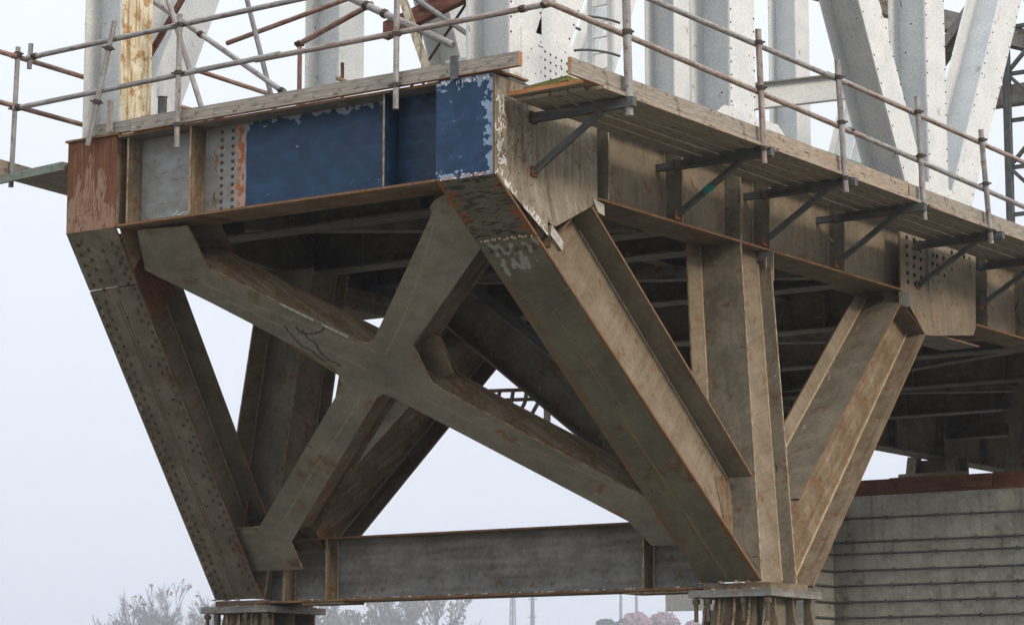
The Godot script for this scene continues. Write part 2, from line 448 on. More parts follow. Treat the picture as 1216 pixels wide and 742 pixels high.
	for i in 26: stroke(im, Vector2(rng.randf() * 740, 58 + rng.randi_range(-1, 1)), 0.0, 60, 1, Color(0.50, 0.40, 0.25), 0.004)
	for i in 14: stroke(im, Vector2(6 + rng.randf() * 50, 4 + rng.randf() * 98), rng.randf_range(-0.6, 0.6), rng.randi_range(3, 6), 7, Color(0.50, 0.50, 0.46), 0.35)
	for i in 60: stroke(im, Vector2(rng.randf() * 760, rng.randf() * 100), rng.randf_range(1.2, 1.9), rng.randi_range(8, 40), 1, Color(0.41, 0.39, 0.335), 0.05)
	for i in 26: stroke(im, Vector2(rng.randf() * 760, rng.randf() * 105), rng.randf_range(0.6, 2.4), rng.randi_range(3, 12), 1, [Color(0.17, 0.14, 0.11), Color(0.60, 0.56, 0.49)][i % 2], 0.2)
	for i in 40: stroke(im, Vector2(rng.randf() * 760, [1.0, 104.0][i % 2]), 0.0, rng.randi_range(6, 40), 3, Color(0.45, 0.28, 0.13), 0.05)
	mat("leg_cover", tex(im), 1.0, 0.75, 0.4)

# ---------------------------------------------------------------- scene
func _ready():
	rng.seed = 20240611
	# ---- camera
	var cam := Camera3D.new()
	cam.fov = 13.31
	cam.near = 0.1
	cam.far = 4000.0
	add_child(cam)
	cam.position = Vector3(17.324, -1.152, 24.963)
	cam.rotation = Vector3(deg_to_rad(8.83), deg_to_rad(34.4), 0)
	cam.current = true
	# ---- sky, sun, exposure
	var we := WorldEnvironment.new()
	var env := Environment.new()
	env.background_mode = Environment.BG_SKY
	var sky := Sky.new()
	var ps := ProceduralSkyMaterial.new()
	ps.sky_top_color = Color(0.945, 0.975, 1.0)
	ps.sky_horizon_color = Color(0.640, 0.656, 0.690)
	ps.sky_curve = 0.95
	ps.sky_energy_multiplier = 1.22
	ps.ground_bottom_color = Color(0.42, 0.40, 0.36)
	ps.ground_horizon_color = Color(0.80, 0.82, 0.85)
	ps.ground_curve = 0.02
	ps.sun_angle_max = 1.0
	sky.sky_material = ps
	env.sky = sky
	env.background_energy_multiplier = 1.0
	env.tonemap_mode = Environment.TONE_MAPPER_LINEAR
	env.tonemap_exposure = 1.8
	env.sdfgi_enabled = true
	env.ssao_enabled = true
	env.ssil_enabled = true
	env.fog_enabled = true
	env.fog_density = 0.0003
	env.fog_light_color = Color(0.87, 0.89, 0.94)
	we.environment = env
	add_child(we)
	var sun := DirectionalLight3D.new()
	sun.light_energy = 0.46
	sun.light_angular_distance = 14.0
	sun.light_color = Color(1.0, 0.945, 0.865)
	sun.shadow_enabled = true
	add_child(sun)
	sun.basis = Basis.looking_at(-Vector3(0.86, 0.52, 0.16).normalized(), Vector3.UP)

	# a bank of mist over the river, in front of the trees and pylons
	env.volumetric_fog_enabled = true
	env.volumetric_fog_density = 0.0
	var mist := FogVolume.new()
	mist.name = "mist"
	mist.shape = RenderingServer.FOG_VOLUME_SHAPE_BOX
	mist.size = Vector3(700, 110, 130)
	var mm := FogMaterial.new()
	mm.density = 0.0045
	mm.albedo = Color(0.93, 0.94, 0.97)
	mist.material = mm
	add_child(mist)
	mist.position = Vector3(17.324, 0, 24.963) + Vector3(-0.565, 0, -0.825) * 205.0 + Vector3(0, 49, 0)
	mist.rotation = Vector3(0, deg_to_rad(34.4), 0)
	mist.set_meta("kind", "structure")

	make_materials()
	build_ground()
	build_underdeck()
	build_end_girder()
	build_side_girders()
	build_lower_frame()
	build_bearings()
	build_white_truss()
	build_pier()
	build_scaffold()
	build_distance()

func V(x, y, z) -> Vector3: return Vector3(x, y, z)

func build_ground():
	var b := mb()
	b.flat(M.ground, V(-1500, -4.0, 400), V(600, -4.0, 400), V(600, -4.0, -1800), V(-1500, -4.0, -1800), Vector3.UP, Vector3.RIGHT, Vector3.BACK)
	struct_("ground", b)

# far truss: x of its centre line at a given z
func fx(z: float) -> float: return -6.38 + SKEW * z

# ---- deck and the dark steel under it
func build_underdeck():
	var b := mb()
	b.prism([V(-0.3, 6.30, -0.5), V(-0.3, 6.30, -48), V(fx(-48) , 6.30, -48), V(fx(-0.5), 6.30, -0.5)], V(0, 0.05, 0), M.steel)
	var d := thing("bridge_deck", "steel deck plate seen from underneath between the two side girders", "deck")
	part("deck_plate", b, d)
	for x in [-1.9, -3.3, -4.7]:
		b = mb()
		b.bar(V(x, 0, -0.5), V(x + SKEW * 0.5 * -47, 0, -47), Vector3.RIGHT, -0.13, 0.13, Vector3.UP, 5.93, 5.955, M.steel)
		b.bar(V(x, 0, -0.5), V(x + SKEW * 0.5 * -47, 0, -47), Vector3.RIGHT, -0.01, 0.01, Vector3.UP, 5.955, 6.30, M.steel)
		part("stringer", b, d)
	var labels := ["deep set floor beam right behind the front end girder", "deep set floor beam between the two upright posts", "deep set floor beam just past the near upright post", "deep set floor beam over the heads of the back diagonals",
		"deep set floor beam behind the bolted gusset of the near girder", "deep set floor beam in front of the concrete pier", "deep set floor beam above the front edge of the concrete pier", "deep set floor beam over the concrete pier", "deep set floor beam past the concrete pier", "deep set floor beam at the far end of the deck"]
	var zs := [-2.4, -5.25, -6.8, -10.5, -14.4, -18.4, -22.3, -26.6, -31.3, -37.0]
	for i in zs.size():
		var z: float = zs[i]
		var t := thing("floor_beam", labels[i], "beam", V(-3.4, 5.4, z), "floor beams under the deck")
		var x0 := fx(z) + 0.05; var x1 := -0.32
		b = mb()
		b.bar(V(x0, 0, z), V(x1, 0, z), Vector3.UP, 5.4, 5.43, Vector3.BACK, -0.2, 0.2, M.girt, M.girt)
		part("bottom_flange", b, t)
		b = mb()
		b.bar(V(x0, 0, z), V(x1, 0, z), Vector3.UP, 5.43, 6.295, Vector3.BACK, -0.012, 0.012, M.steel)
		part("web", b, t)
		for k in 4:
			b = mb()
			var x := lerpf(x0, x1, (k + 0.7) / 4.4)
			b.box(V(x - 0.01, 5.432, z + 0.013), V(x + 0.01, 6.29, z + 0.18), M.girt)
			part("stiffener", b, t)
	# lateral bracing angles under the deck
	var lat := [[V(-5.55, 5.42, -2.1), V(-1.2, 5.42, -5.05), "flat pale lateral brace under the deck behind the blue painted girder"],
		[V(-6.6, 5.46, -6.9), V(-0.6, 5.46, -10.3), "dark lateral brace under the deck behind the upright posts"],
		[V(-7.6, 5.5, -14.6), V(-0.6, 5.5, -18.2), "dark lateral brace under the deck before the concrete pier"],
		[V(-0.6, 5.5, -18.6), V(-8.2, 5.5, -22.1), "dark lateral brace crossing above the front of the concrete pier"],
		[V(-8.6, 5.5, -22.5), V(-0.6, 5.5, -26.4), "dark lateral brace under the deck over the concrete pier"]]
	for l in lat:
		b = mb()
		b.bar(l[0], l[1], Vector3.UP, 0.0, 0.02, (l[1] - l[0]).cross(Vector3.UP).normalized(), -0.12, 0.12, M.girt)
		b.bar(l[0], l[1], Vector3.UP, 0.02, 0.2, (l[1] - l[0]).cross(Vector3.UP).normalized(), 0.10, 0.12, M.girt)
		solo("lateral_brace", b, l[2], "brace", "lateral braces under the deck")

# ---- front end girder with its two corner blocks
func build_end_girder():
	var t := thing("end_girder", "wide steel end girder with a dark blue painted web across the front of the bridge", "girder", V(-3.4, 5.2, 0))
	var b := mb()
	# flanges
	b.bar(V(-5.93, 0, 0), V(-0.86, 0, 0), Vector3.UP, 5.2, 5.23, Vector3.BACK, -0.62, 0.0, M.webrust, M.edge)
	part("bottom_flange", b, t)
	b = mb()
	b.bar(V(-5.93, 0, 0), V(-0.86, 0, 0), Vector3.UP, 6.37, 6.40, Vector3.BACK, -0.62, -0.002, M.girt, M.edge)
	part("top_flange", b, t)
	b = mb()
	b.bar(V(-4.62, 0, 0), V(-4.40, 0, -0.3), Vector3.UP, 5.185, 5.198, Vector3.BACK, -0.30, 0.0, M.rust, M.edge)
	part("splice_plate", b, t)
	# web panels: [x0, x1, material, name]
	var panels := [[-5.93, -4.93, "grey_panel"], [-4.93, -4.05, "splice"], [-4.05, -1.85, "blue_a"], [-1.85, -0.86, "blue_b"]]
	for p in panels:
		b = mb()
		b.prism([V(p[0], 6.369, -0.30), V(p[1], 6.369, -0.30), V(p[1], 5.231, -0.30), V(p[0], 5.231, -0.30)], V(0, 0, -0.02), M[p[2]], M.girt, Vector3.RIGHT, true, M.steel)
		part("web_panel", b, t)
	# stiffeners standing out of the web
	for x in [-4.72, -1.66]:
		b = mb()
		b.box(V(x, 5.232, -0.298), V(x + 0.028, 6.368, -0.02), M.blue_b if x > -2.0 else M.webrust, M.paleedge)
		part("stiffener", b, t)
	b = mb()
	b.box(V(-5.80, 5.232, -0.298), V(-5.77, 6.368, -0.04), M.steel2, M.paleedge)
	part("stiffener", b, t)
	# rivet rows on the splice
	b = mb()
	for x in [-4.42, -4.24]:
		for k in 11: b.bolt(V(x, 5.32 + k * 0.098, -0.30), Vector3.BACK, 0.026, 0.02, M.bolt)
	part("rivets", b, t, "stuff")
	b = mb()
	b.box(V(-4.88, 5.233, -0.299), V(-4.76, 6.367, -0.285), M.whiterust)
	part("packing_strip", b, t)

	# far corner block
	var c := thing("corner_block", "rusty brown boxed corner smeared with dried mud at the far end of the end girder", "corner box", V(-6.37, 5.2, 0))
	b = mb()
	b.prism([V(-6.80, 6.40, 0), V(-5.955, 6.40, 0), V(-5.955, 5.2, 0), V(-6.80, 5.2, 0)], V(0, 0, -0.03), M.rust_corner, M.edge, Vector3.RIGHT, true, M.rust)
	part("front_plate", b, c)
	b = mb()
	b.box(V(-5.985, 5.2, -0.62), V(-5.956, 6.4, -0.032), M.webrust, M.edge)
	part("side_plate", b, c)
	b = mb()
	b.box(V(-6.80, 5.2, -0.62), V(-6.77, 6.4, -0.032), M.rust, M.edge)
	part("outer_plate", b, c)
	b = mb()
	b.box(V(-6.83, 6.402, -0.62), V(-5.92, 6.43, 0.03), M.rust, M.edge)
	part("cap_plate", b, c)
	# near corner block
	c = thing("corner_block", "near boxed corner with peeling blue paint in front and white scrawl on its side", "corner box", V(-0.43, 5.2, 0))
	b = mb()
	b.prism([V(-0.855, 6.40, 0), V(-0.032, 6.40, 0), V(-0.032, 5.2, 0), V(-0.855, 5.2, 0)], V(0, 0, -0.03), M.blue_c, M.edge, Vector3.RIGHT, true, M.steel)
	part("front_plate", b, c)
	b = mb()
	b.prism([V(0, 6.38, 0.012), V(0, 6.38, -2.19), V(0.0, 5.235, -2.19), V(0.018, 5.12, -1.999), V(0.108, 4.731, -1.10), V(0.10, 4.765, -0.94), V(0.142, 4.585, -0.885), V(0.0, 5.2, 0.012)], V(-0.03, 0, 0), M.gusset_near, M.edge, Vector3.FORWARD, true, M.web)
	part("side_gusset", b, c)
	b = mb()
	b.box(V(-0.84, 6.402, -0.60), V(0.06, 6.425, -0.02), M.webrust, M.edge)
	part("cap_plate", b, c)
	# small pale packing blocks where the leg meets the gusset
	b = mb()
	b.prism([V(0.15, 4.60, -0.93), V(0.12, 4.74, -1.0), V(0.16, 4.55, -1.19), V(0.19, 4.43, -1.12)], V(-0.06, 0, 0), M.girt2, M.paleedge)
	part("packing", b, c)
	b = mb()
	b.prism([V(0.02, 5.24, -2.06), V(0.03, 5.20, -2.30), V(0.06, 5.05, -2.26), V(0.06, 5.07, -2.12)], V(-0.08, 0, 0), M.girt2, M.paleedge)
	part("packing", b, c)
	# angle brace between packing and gusset
	b = mb()
	b.bar(V(-0.02, 4.50, -1.16), V(-0.02, 5.02, -1.74), Vector3.RIGHT, -0.25, 0.0, Vector3.BACK, -0.02, 0.02, M.steel2, M.edge)
	part("tie_plate", b, c)

# ---- longitudinal side girders at deck level
func build_side_girders():
	var t := thing("side_girder", "weathered tan plate girder along the near side carrying the plank walkway brackets", "girder", V(-0.3, 5.2, -8))
	var b := mb()
	b.bar(V(0, 0, -2.2), V(0, 0, -10.52), Vector3.UP, 5.25, 5.28, Vector3.RIGHT, -0.62, 0.0, M.steel2, M.edge)
	part("bottom_flange", b, t)
	b = mb()
	b.bar(V(0, 0, -13.16), V(0, 0, -48), Vector3.UP, 5.05, 5.08, Vector3.RIGHT, -0.62, 0.0, M.steel2, M.edge)
	part("bottom_flange", b, t)
	b = mb()
	b.bar(V(0, 0, -2.2), V(0, 0, -48), Vector3.UP, 6.34, 6.37, Vector3.RIGHT, -0.62, 0.0, M.girt, M.edge)
	part("top_flange", b, t)
	var cuts := [-2.2, -4.26, -6.15, -8.77, -10.54]
	for i in 4:
		b = mb()
		b.box(V(-0.29, 5.281, cuts[i + 1] + 0.001), V(-0.27, 6.339, cuts[i] - 0.001), M.web)
		part("web_panel", b, t)
	b = mb()
	b.box(V(-0.29, 5.081, -48), V(-0.27, 6.339, -10.541), M.web)
	part("web_panel", b, t)
	for z in [-2.45, -4.23, -5.75, -6.55, -8.75, -13.6, -15.2, -17.4, -19.8, -22.2]:
		b = mb()
		var yb := 5.282 if z > -11.0 else 5.082
		b.box(V(-0.269, yb, z - 0.025), V(-0.004, 6.338, z), M.steel, M.paleedge)
		part("stiffener", b, t)
		b = mb()
		b.bar(V(-0.262, yb, z + 0.008), V(-0.262, 6.33, z + 0.008), Vector3.RIGHT, -0.012, 0.012, Vector3.BACK, -0.012, 0.012, M.weld)
		part("weld_bead", b, t)
	# bolted gusset
	b = mb()
	b.prism([V(0.004, 6.20, -10.53), V(0.004, 6.20, -13.2), V(0.004, 5.0, -13.12), V(0.06, 4.86, -12.9), V(0.125, 4.66, -11.36), V(0.127, 4.64, -11.07), V(0.004, 5.24, -10.53)], V(-0.03, 0, 0), M.web, M.edge, Vector3.FORWARD)
	var g := part("gusset_plate", b, t)
	b = mb()
	b.box(V(0.008, 5.0, -11.44), V(0.05, 6.2, -11.40), M.girt, M.paleedge)
	part("gusset_rib", b, g)
	b = mb()
	for col in [-10.75, -10.98, -11.2, -11.62, -11.78, -12.0, -12.3, -12.75, -12.95]:
		for k in 9:
			if rng.randf() < 0.12: continue
			var y: float = 6.08 - k * 0.135
			if y < 5.28 and col > -11.0: continue
			b.bolt(V(0.006 + maxf(0.0, 0.19 * (5.05 - y)), y, col + rng.randf_range(-0.012, 0.012)), Vector3.RIGHT, 0.034, 0.026, M.hole if rng.randf() < 0.75 else M.bolt, 6)
	part("bolts", b, g, "stuff")
	b = mb()
	for k in 9: b.bolt(V(0.006, 5.10 + k * 0.075 + rng.randf() * 0.03, -12.38 - k * 0.012 + rng.randf() * 0.03), Vector3.RIGHT, 0.045, 0.006, M.white, 6)
	part("paint_splashes", b, g, "stuff")
	b = mb()
	b.bar(V(0, 0, -11.36), V(0, 0, -13.14), Vector3.UP, 4.70, 4.725, Vector3.RIGHT, -0.6, 0.05, M.girt, M.edge)
	part("node_plate", b, t)
	# the small hanger plate bolted under the flange beside the post
	b = mb()
	b.box(V(-0.155, 4.83, -6.52), V(0.07, 5.248, -6.495), M.girt, M.paleedge)
	b.bolt(V(-0.12, 5.12, -6.495), Vector3.BACK, 0.03, 0.05, M.bolt)
	b.box(V(-0.05, 4.92, -6.496), V(-0.02, 5.16, -6.47), M.weld)
	part("hanger_plate", b, t)
	# far girder
	t = thing("side_girder", "shadowed plate girder along the far side of the deck", "girder", V(-6.4, 5.2, -8))
	for f in [[5.25, 5.28, "girt"], [6.34, 6.37, "girt"]]:
		b = mb()
		b.prism([V(fx(-0.7) - 0.3, f[0], -0.7), V(fx(-0.7) + 0.3, f[0], -0.7), V(fx(-48) + 0.3, f[0], -48), V(fx(-48) - 0.3, f[0], -48)], V(0, 0.03, 0), M[f[2]])
		part("bottom_flange" if f[0] < 6.0 else "top_flange", b, t)
	b = mb()
	b.prism([V(fx(-0.7), 5.281, -0.7), V(fx(-48), 5.281, -48), V(fx(-48), 6.339, -48), V(fx(-0.7), 6.339, -0.7)], V(0.02, 0, 0), M.steel)
	part("web_panel", b, t)
	for z in [-5.6, -10.4]:
		b = mb()
		b.prism([V(fx(z) + 0.31, 5.249, z + 0.9), V(fx(z) + 0.31, 4.95, z - 0.3), V(fx(z) + 0.31, 4.95, z - 1.2), V(fx(z) + 0.31, 5.249, z - 1.9)], V(-0.6, 0, 0), M.girt, M.steel)
		part("node_box", b, t)

# a plate in the raking side plane: outline given as (x offset, y, z), sheared outwards by the flare; side = +1 near, -1 far
func fl(side: float, x0: float, y: float, z: float) -> Vector3:
	var x := x0 + FLARE * (5.2 - y)
	return V(x if side > 0 else -6.8 - x, y, z)

func plate4(b: MB, side: float, x0: float, x1: float, ya: float, za: float, yb: float, zb: float, th: Vector3, m, em):
	# plate spanning x0..x1, running from (ya,za) to (yb,zb)
	b.prism([fl(side, x0, ya, za), fl(side, x1, ya, za), fl(side, x1, yb, zb), fl(side, x0, yb, zb)], th, m, em, fl(side, x0, yb, zb) - fl(side, x0, ya, za))

func bead(b: MB, p: Vector3, q: Vector3, r: float):
	var n := 7
	for i in n:
		var a0 := p.lerp(q, i / float(n)); var a1 := p.lerp(q, (i + 1) / float(n))
		b.tube(a0, a1, r * rng.randf_range(0.8, 1.25), M.weld, 5, r * rng.randf_range(0.8, 1.25), true)

func build_lower_frame():
	var front_n := V(0, -0.688, 0.726)   # outward normal of the raking front plane
	for side in [1.0, -1.0]:
		var near: bool = side > 0
		# ---------------- raking leg
		var t := thing("raking_leg", "smooth raking box leg under the blue corner with a bright inner web" if near else "riveted raking leg with rows of round rivet heads under the rusty corner", "leg", fl(side, -0.43, 0.65, -4.3), "raking legs of the end frame")
		var b := mb()
		var zz := func(y: float) -> float: return -RUN * (5.2 - y)
		# corner plate (upper) and cover plate (lower)
		b.prism([fl(side, -0.85, 5.198, 0.0), fl(side, 0.0, 5.198, 0.0), fl(side, 0.0, 4.545, zz.call(4.545)), fl(side, -0.85, 4.56, zz.call(4.56))], -front_n * 0.03, M.rust_plate if near else M.steel, M.edge, Vector3.RIGHT, near, M.rust)
		part("corner_plate", b, t)
		b = mb()
		b.prism([fl(side, -0.85, 4.55, zz.call(4.55)) + front_n * 0.004, fl(side, 0.0, 4.53, zz.call(4.53)) + front_n * 0.004, fl(side, 0.0, 0.655, zz.call(0.655)) + front_n * 0.004, fl(side, -0.855, 0.66, zz.call(0.66)) + front_n * 0.004], -front_n * 0.03, M.leg_cover if near else M.steel, M.edge, fl(side, 0, 0, zz.call(0.0)) - fl(side, 0, 5, zz.call(5.0)), near, M.webrust)
		part("front_flange", b, t)
		# rear flange
		b = mb()
		var ry := 2.0 if near else 1.75
		var rz := -4.65 if near else -4.45
		var back := V(0, 0.66, -0.75) * 0.03
		var rt := -2.04 if near else -1.0
		if not near: rz = -4.10
		plate4(b, side, -0.85, 0.0, 5.12, rt, ry, rz, back, M.steel, M.edge)
		part("rear_flange", b, t)
		# web
		var wx := -0.36 if near else -0.50
		b = mb()
		b.prism([fl(side, wx, 5.1, zz.call(5.1) - 0.03), fl(side, wx, 5.1, rt), fl(side, wx, ry, rz), fl(side, wx, 0.68, -4.75), fl(side, wx, 0.68, zz.call(0.68) - 0.03)], V(-0.02, 0, 0), M.web, M.edge, fl(side, 0, 0, -4.5) - fl(side, 0, 5, 0))
		part("web", b, t)
		b = mb()
		bead(b, fl(side, wx + (0.012 if near else -0.012), 4.9, rt - 0.16), fl(side, wx + (0.012 if near else -0.012), ry, rz + 0.03), 0.016)
		part("weld_bead", b, t)
		if near:
			b = mb()
			b.prism([fl(1, -0.335, 2.0, -4.30), fl(1, -0.335, 2.0, -4.63), fl(1, -0.335, 0.70, -4.30)], V(-0.02, 0, 0), M.webrust, M.weld)
			part("foot_plate", b, t)
			b = mb()
			for k in 6: b.bolt(fl(1, -0.74 + k * 0.125, 4.45, zz.call(4.45)) + front_n * 0.004, front_n, 0.03, 0.03, M.bolt)
			part("bolts", b, t, "stuff")
			b = mb()
			for k in 14: b.bolt(fl(1, -0.80 + k * 0.055 + rng.randf() * 0.03, 4.545 + rng.randf() * 0.02, zz.call(4.55)) + front_n * 0.006, front_n, 0.012 + rng.randf() * 0.018, 0.014, M.paleedge, 6)
			part("mortar_crumbs", b, t, "stuff")
		else:
			# rivets: upper cover in five files, long cover in four
			b = mb()
			for f in [[-0.10, 0.0], [-0.26, 0.07], [-0.50, 0.10], [-0.70, 0.03], [-0.77, 0.09]]:
				for k in 5:
					var y: float = 5.07 - f[1] - k * 0.115
					b.bolt(fl(-1, f[0], y, zz.call(y)), front_n, 0.029, 0.042, M.bolt)
			for f in [[-0.07, 0.0], [-0.20, 0.05], [-0.79, 0.03], [-0.68, 0.09]]:
				for k in 36:
					if f[0] < -0.6 and f[0] > -0.7 and (k % 3 == 0 or rng.randf() < 0.2): continue
					var y: float = 4.46 - f[1] - k * 0.105
					if y < 0.72: continue
					b.bolt(fl(-1, f[0] + rng.randf_range(-0.006, 0.006), y, zz.call(y)) + front_n * 0.004, front_n, 0.027, 0.042, M.bolt)
			part("rivets", b, t, "stuff")
			b = mb()
			for k in 12:
				var y := 4.2 - k * 0.29
				b.bolt(fl(-1, -0.5 + rng.randf_range(-0.05, 0.06), y, zz.call(y)) + front_n * 0.004, front_n, 0.02, 0.004, M.hole, 6)
			part("holes", b, t, "stuff")
			# two drawn weld lines down the middle
			b = mb()
			for x in [-0.40, -0.45]:
				b.bar(fl(-1, x, 4.40, zz.call(4.40)) + front_n * 0.005, fl(-1, x, 0.7, zz.call(0.7)) + front_n * 0.005, Vector3.RIGHT, -0.006, 0.006, front_n, -0.004, 0.006, M.steel2)
			part("weld_bead", b, t)
			# inner gusset at the head
			b = mb()
			b.prism([V(-5.93, 5.195, -0.10), V(-5.93, 5.195, -0.75), V(-6.0, 4.83, -0.52), V(-6.08, 4.70, -0.50)], V(-0.025, 0, 0), M.webrust, M.paleedge)
			part("head_gusset", b, t)
			b = mb()
			b.prism([fl(-1, -0.75, 5.1, -0.15), fl(-1, -0.75, 4.1, -1.10), fl(-1, -0.75, 4.55, -1.45), fl(-1, -0.75, 5.1, -0.95)], V(-0.02, 0, 0), M.rust, M.edge)
			part("head_gusset", b, t)
			b = mb()
			b.prism([fl(-1, -0.8, 1.95, -3.65), fl(-1, -0.62, 2.1, -3.9), fl(-1, -0.55, 1.2, -4.0)], V(0, 0, -0.03), M.rust, M.edge)
			part("foot_gusset", b, t)

		# ---------------- upright post: rear flange, web, front flange, inner wing
		t = thing("upright_post", "upright steel post over the near bearing, with welded wing plates" if near else "upright steel post in shade over the far bearing, with a bluish face", "post", fl(side, -0.3, 0.65, -4.7), "upright posts of the end frame")
		# near: head at z -5.75, foot -4.30; far: head -4.05, foot -4.33
		var hz := -5.75 if near else -4.05
		var fz := -4.30 if near else -4.35
		var hy := 5.25 if near else 5.25
		var e0 := 0.0; var e1 := -0.62
		var dark = M.steel
		if not near:
			e0 = -0.85; e1 = -0.23
		b = mb()
		plate4(b, side, e0, e1, hy, hz, 0.66, fz, V(0, 0, -0.03), dark, M.paleedge)
		part("front_flange", b, t)
		b = mb()
		plate4(b, side, e0, e1, hy, hz - 0.8, 0.66, fz - 0.9, V(0, 0, -0.03), M.steel, M.paleedge)
		part("rear_flange", b, t)
		var wpx := -0.19 if near else -0.66
		b = mb()
		b.prism([fl(side, wpx, hy, hz - 0.031), fl(side, wpx, hy, hz - 0.799), fl(side, wpx, 0.66, fz - 0.899), fl(side, wpx, 0.66, fz - 0.031)], V(-0.025, 0, 0), M.web, M.edge, V(0, 1, 0.3))
		part("web", b, t)
		b = mb()
		b.prism([fl(side, e1, hy, hz + 0.35), fl(side, e1, hy, hz), fl(side, e1, 1.15, fz + (hz - fz) * 0.107), fl(side, e1, 1.15, fz + (hz - fz) * 0.107 + 0.38)], V(-0.025, 0, 0), M.web, M.paleedge, V(0, 1, 0.3))
		part("wing_plate", b, t)
		b = mb()
		bead(b, fl(side, e1, hy, hz + 0.015), fl(side, e1, 0.7, fz + 0.015), 0.018)
		part("weld_bead", b, t)
		b = mb()
		bead(b, fl(side, wpx, hy, hz - 0.785), fl(side, wpx, 0.7, fz - 0.885), 0.016)
		part("weld_bead", b, t)

		# ---------------- back diagonal
		t = thing("back_diagonal", "broad diagonal leaning from the near bearing up to the bolted gusset" if near else "brown diagonal rising from the far bearing behind the cross brace", "diagonal brace", fl(side, -0.3, 0.65, -5.0), "back diagonals of the end frame")
		var ftop := Vector2(5.2, -10.65); var fbot := Vector2(1.80, -5.80)
		var btop := Vector2(4.95, -11.45); var bbot := Vector2(0.66, -5.65)
		if not near:
			ftop = Vector2(5.2, -8.55); fbot = Vector2(2.05, -5.25)
			btop = Vector2(5.2, -9.65); bbot = Vector2(0.75, -5.40)
		var nrm := V(0, -0.82, -0.575) * 0.03
		b = mb()
		plate4(b, side, e0, e1, ftop.x, ftop.y, fbot.x, fbot.y, nrm, M.steel, M.edge)
		part("front_flange", b, t)
		b = mb()
		plate4(b, side, e0, e1, btop.x, btop.y, bbot.x, bbot.y, nrm, M.steel2, M.edge)
		part("rear_flange", b, t)
		var dx := -0.30 if near else -0.5
		b = mb()
		b.prism([fl(side, dx, ftop.x, ftop.y - 0.035), fl(side, dx, btop.x, btop.y), fl(side, dx, bbot.x, bbot.y), fl(side, dx, bbot.x, bbot.y + 0.25), fl(side, dx, fbot.x, fbot.y - 0.035)], V(-0.025, 0, 0), M.webrust, M.edge, V(0, 4.5, -6.4))
		part("web", b, t)
		b = mb()
		b.prism([fl(side, e1, ftop.x, ftop.y + 0.38), fl(side, e1, ftop.x, ftop.y), fl(side, e1, fbot.x, fbot.y), fl(side, e1, fbot.x, fbot.y + 0.38)], V(-0.025, 0, 0), M.web, M.edge, V(0, 4.5, -6.4))
		part("wing_plate", b, t)
		b = mb()
		bead(b, fl(side, e1, ftop.x, ftop.y + 0.02), fl(side, e1, fbot.x, fbot.y + 0.02), 0.02)
		part("weld_bead", b, t)
		b = mb()
		bead(b, fl(side, dx, btop.x, btop.y + 0.03), fl(side, dx, bbot.x, bbot.y + 0.03), 0.02)
		part("weld_bead", b, t)
		if near:
			b = mb()
			b.prism([fl(1, 0.0, 5.05, -10.52), fl(1, 0.0, 4.65, -11.07), fl(1, -0.6, 4.65, -11.07), fl(1, -0.6, 5.05, -10.52)], V(0, -0.02, -0.015), M.steel, M.edge)
			part("head_plate", b, t)
			b = mb()
			b.prism([V(0.06, 5.22, -10.45), V(0.06, 5.22, -10.66), V(0.08, 5.0, -10.62), V(0.08, 5.0, -10.42)], V(-0.06, 0, 0), M.bracket, M.paleedge)
			part("packing", b, t)

	# ---------------- cross brace between the raking legs
	var t := thing("cross_brace", "big grey X shaped cross brace with a cut plate centre between the raking legs", "cross brace", V(-3.2, 3.2, -2.0))
	var uv := [[-5.72, 0.06], [-4.90, 0.10], [-4.90, 0.25], [-4.93, 0.742], [-3.20, 2.105], [-3.08, 2.139], [-2.98, 2.10], [-2.734, 1.871], [-1.25, 0.43], [-1.19, 0.36], [-1.20, 0.30], [-1.10, 0.22], [-0.80, 0.12], [-0.62, 0.84], [-2.418, 2.232], [-2.419, 2.836], [-2.002, 3.236], [-0.2, 4.76], [0.35, 5.25], [0.2, 5.62], [-0.362, 5.606], [-0.534, 5.196], [-3.13, 2.99], [-3.248, 2.93], [-3.36, 2.97], [-6.04, 5.274], [-6.089, 5.748], [-7.05, 5.748], [-6.87, 4.978], [-6.44, 4.97], [-4.17, 3.05], [-3.785, 2.719], [-3.776, 2.439], [-5.177, 1.269], [-5.95, 0.66]]
	var L := sqrt(1.0 + RUN * RUN)
	var face := []
	var poly2 := PackedVector2Array()
	for q in uv:
		var y: float = 5.2 - q[1] / L
		face.append(V(q[0], y, -RUN * (5.2 - y) - 0.138))
		poly2.append(Vector2(q[0], q[1]))
	var b := mb()
	b.prism(face, -front_n * 0.025, M.brace_face, M.paleedge, Vector3.RIGHT, true)
	part("front_plate", b, t)
	# box sides: inset ring between the plates
	var bd := V(0, 0.19, -0.56)   # the box of the brace runs back nearly level
	var ring := []
	for q in [[-5.35, 0.50], [-4.97, 0.62], [-3.16, 2.20], [-3.03, 2.20], [-1.22, 0.50], [-0.78, 0.62], [-0.74, 0.86], [-2.76, 2.55], [-2.06, 3.26], [-0.25, 4.80], [0.25, 5.25], [-0.35, 5.38], [-0.50, 5.16], [-3.16, 2.90], [-3.34, 2.90], [-5.95, 5.12], [-6.30, 4.86], [-4.12, 3.05], [-3.80, 2.60], [-5.10, 1.24], [-5.40, 0.95]]:
		var y: float = 5.2 - q[1] / L
		ring.append(V(q[0], y, -RUN * (5.2 - y) - 0.138) - front_n * 0.026)
	b = mb()
	b.prism(ring, bd * 0.95, M.webrust, M.webrust, Vector3.RIGHT)
	part("box_side", b, t)
	var rear := []
	for p in face: rear.append(p + bd)
	b = mb()
	b.prism(rear, -front_n * 0.025, M.steel2, M.edge, V(1, -0.55, -0.5))
	part("rear_plate", b, t)
	b = mb()
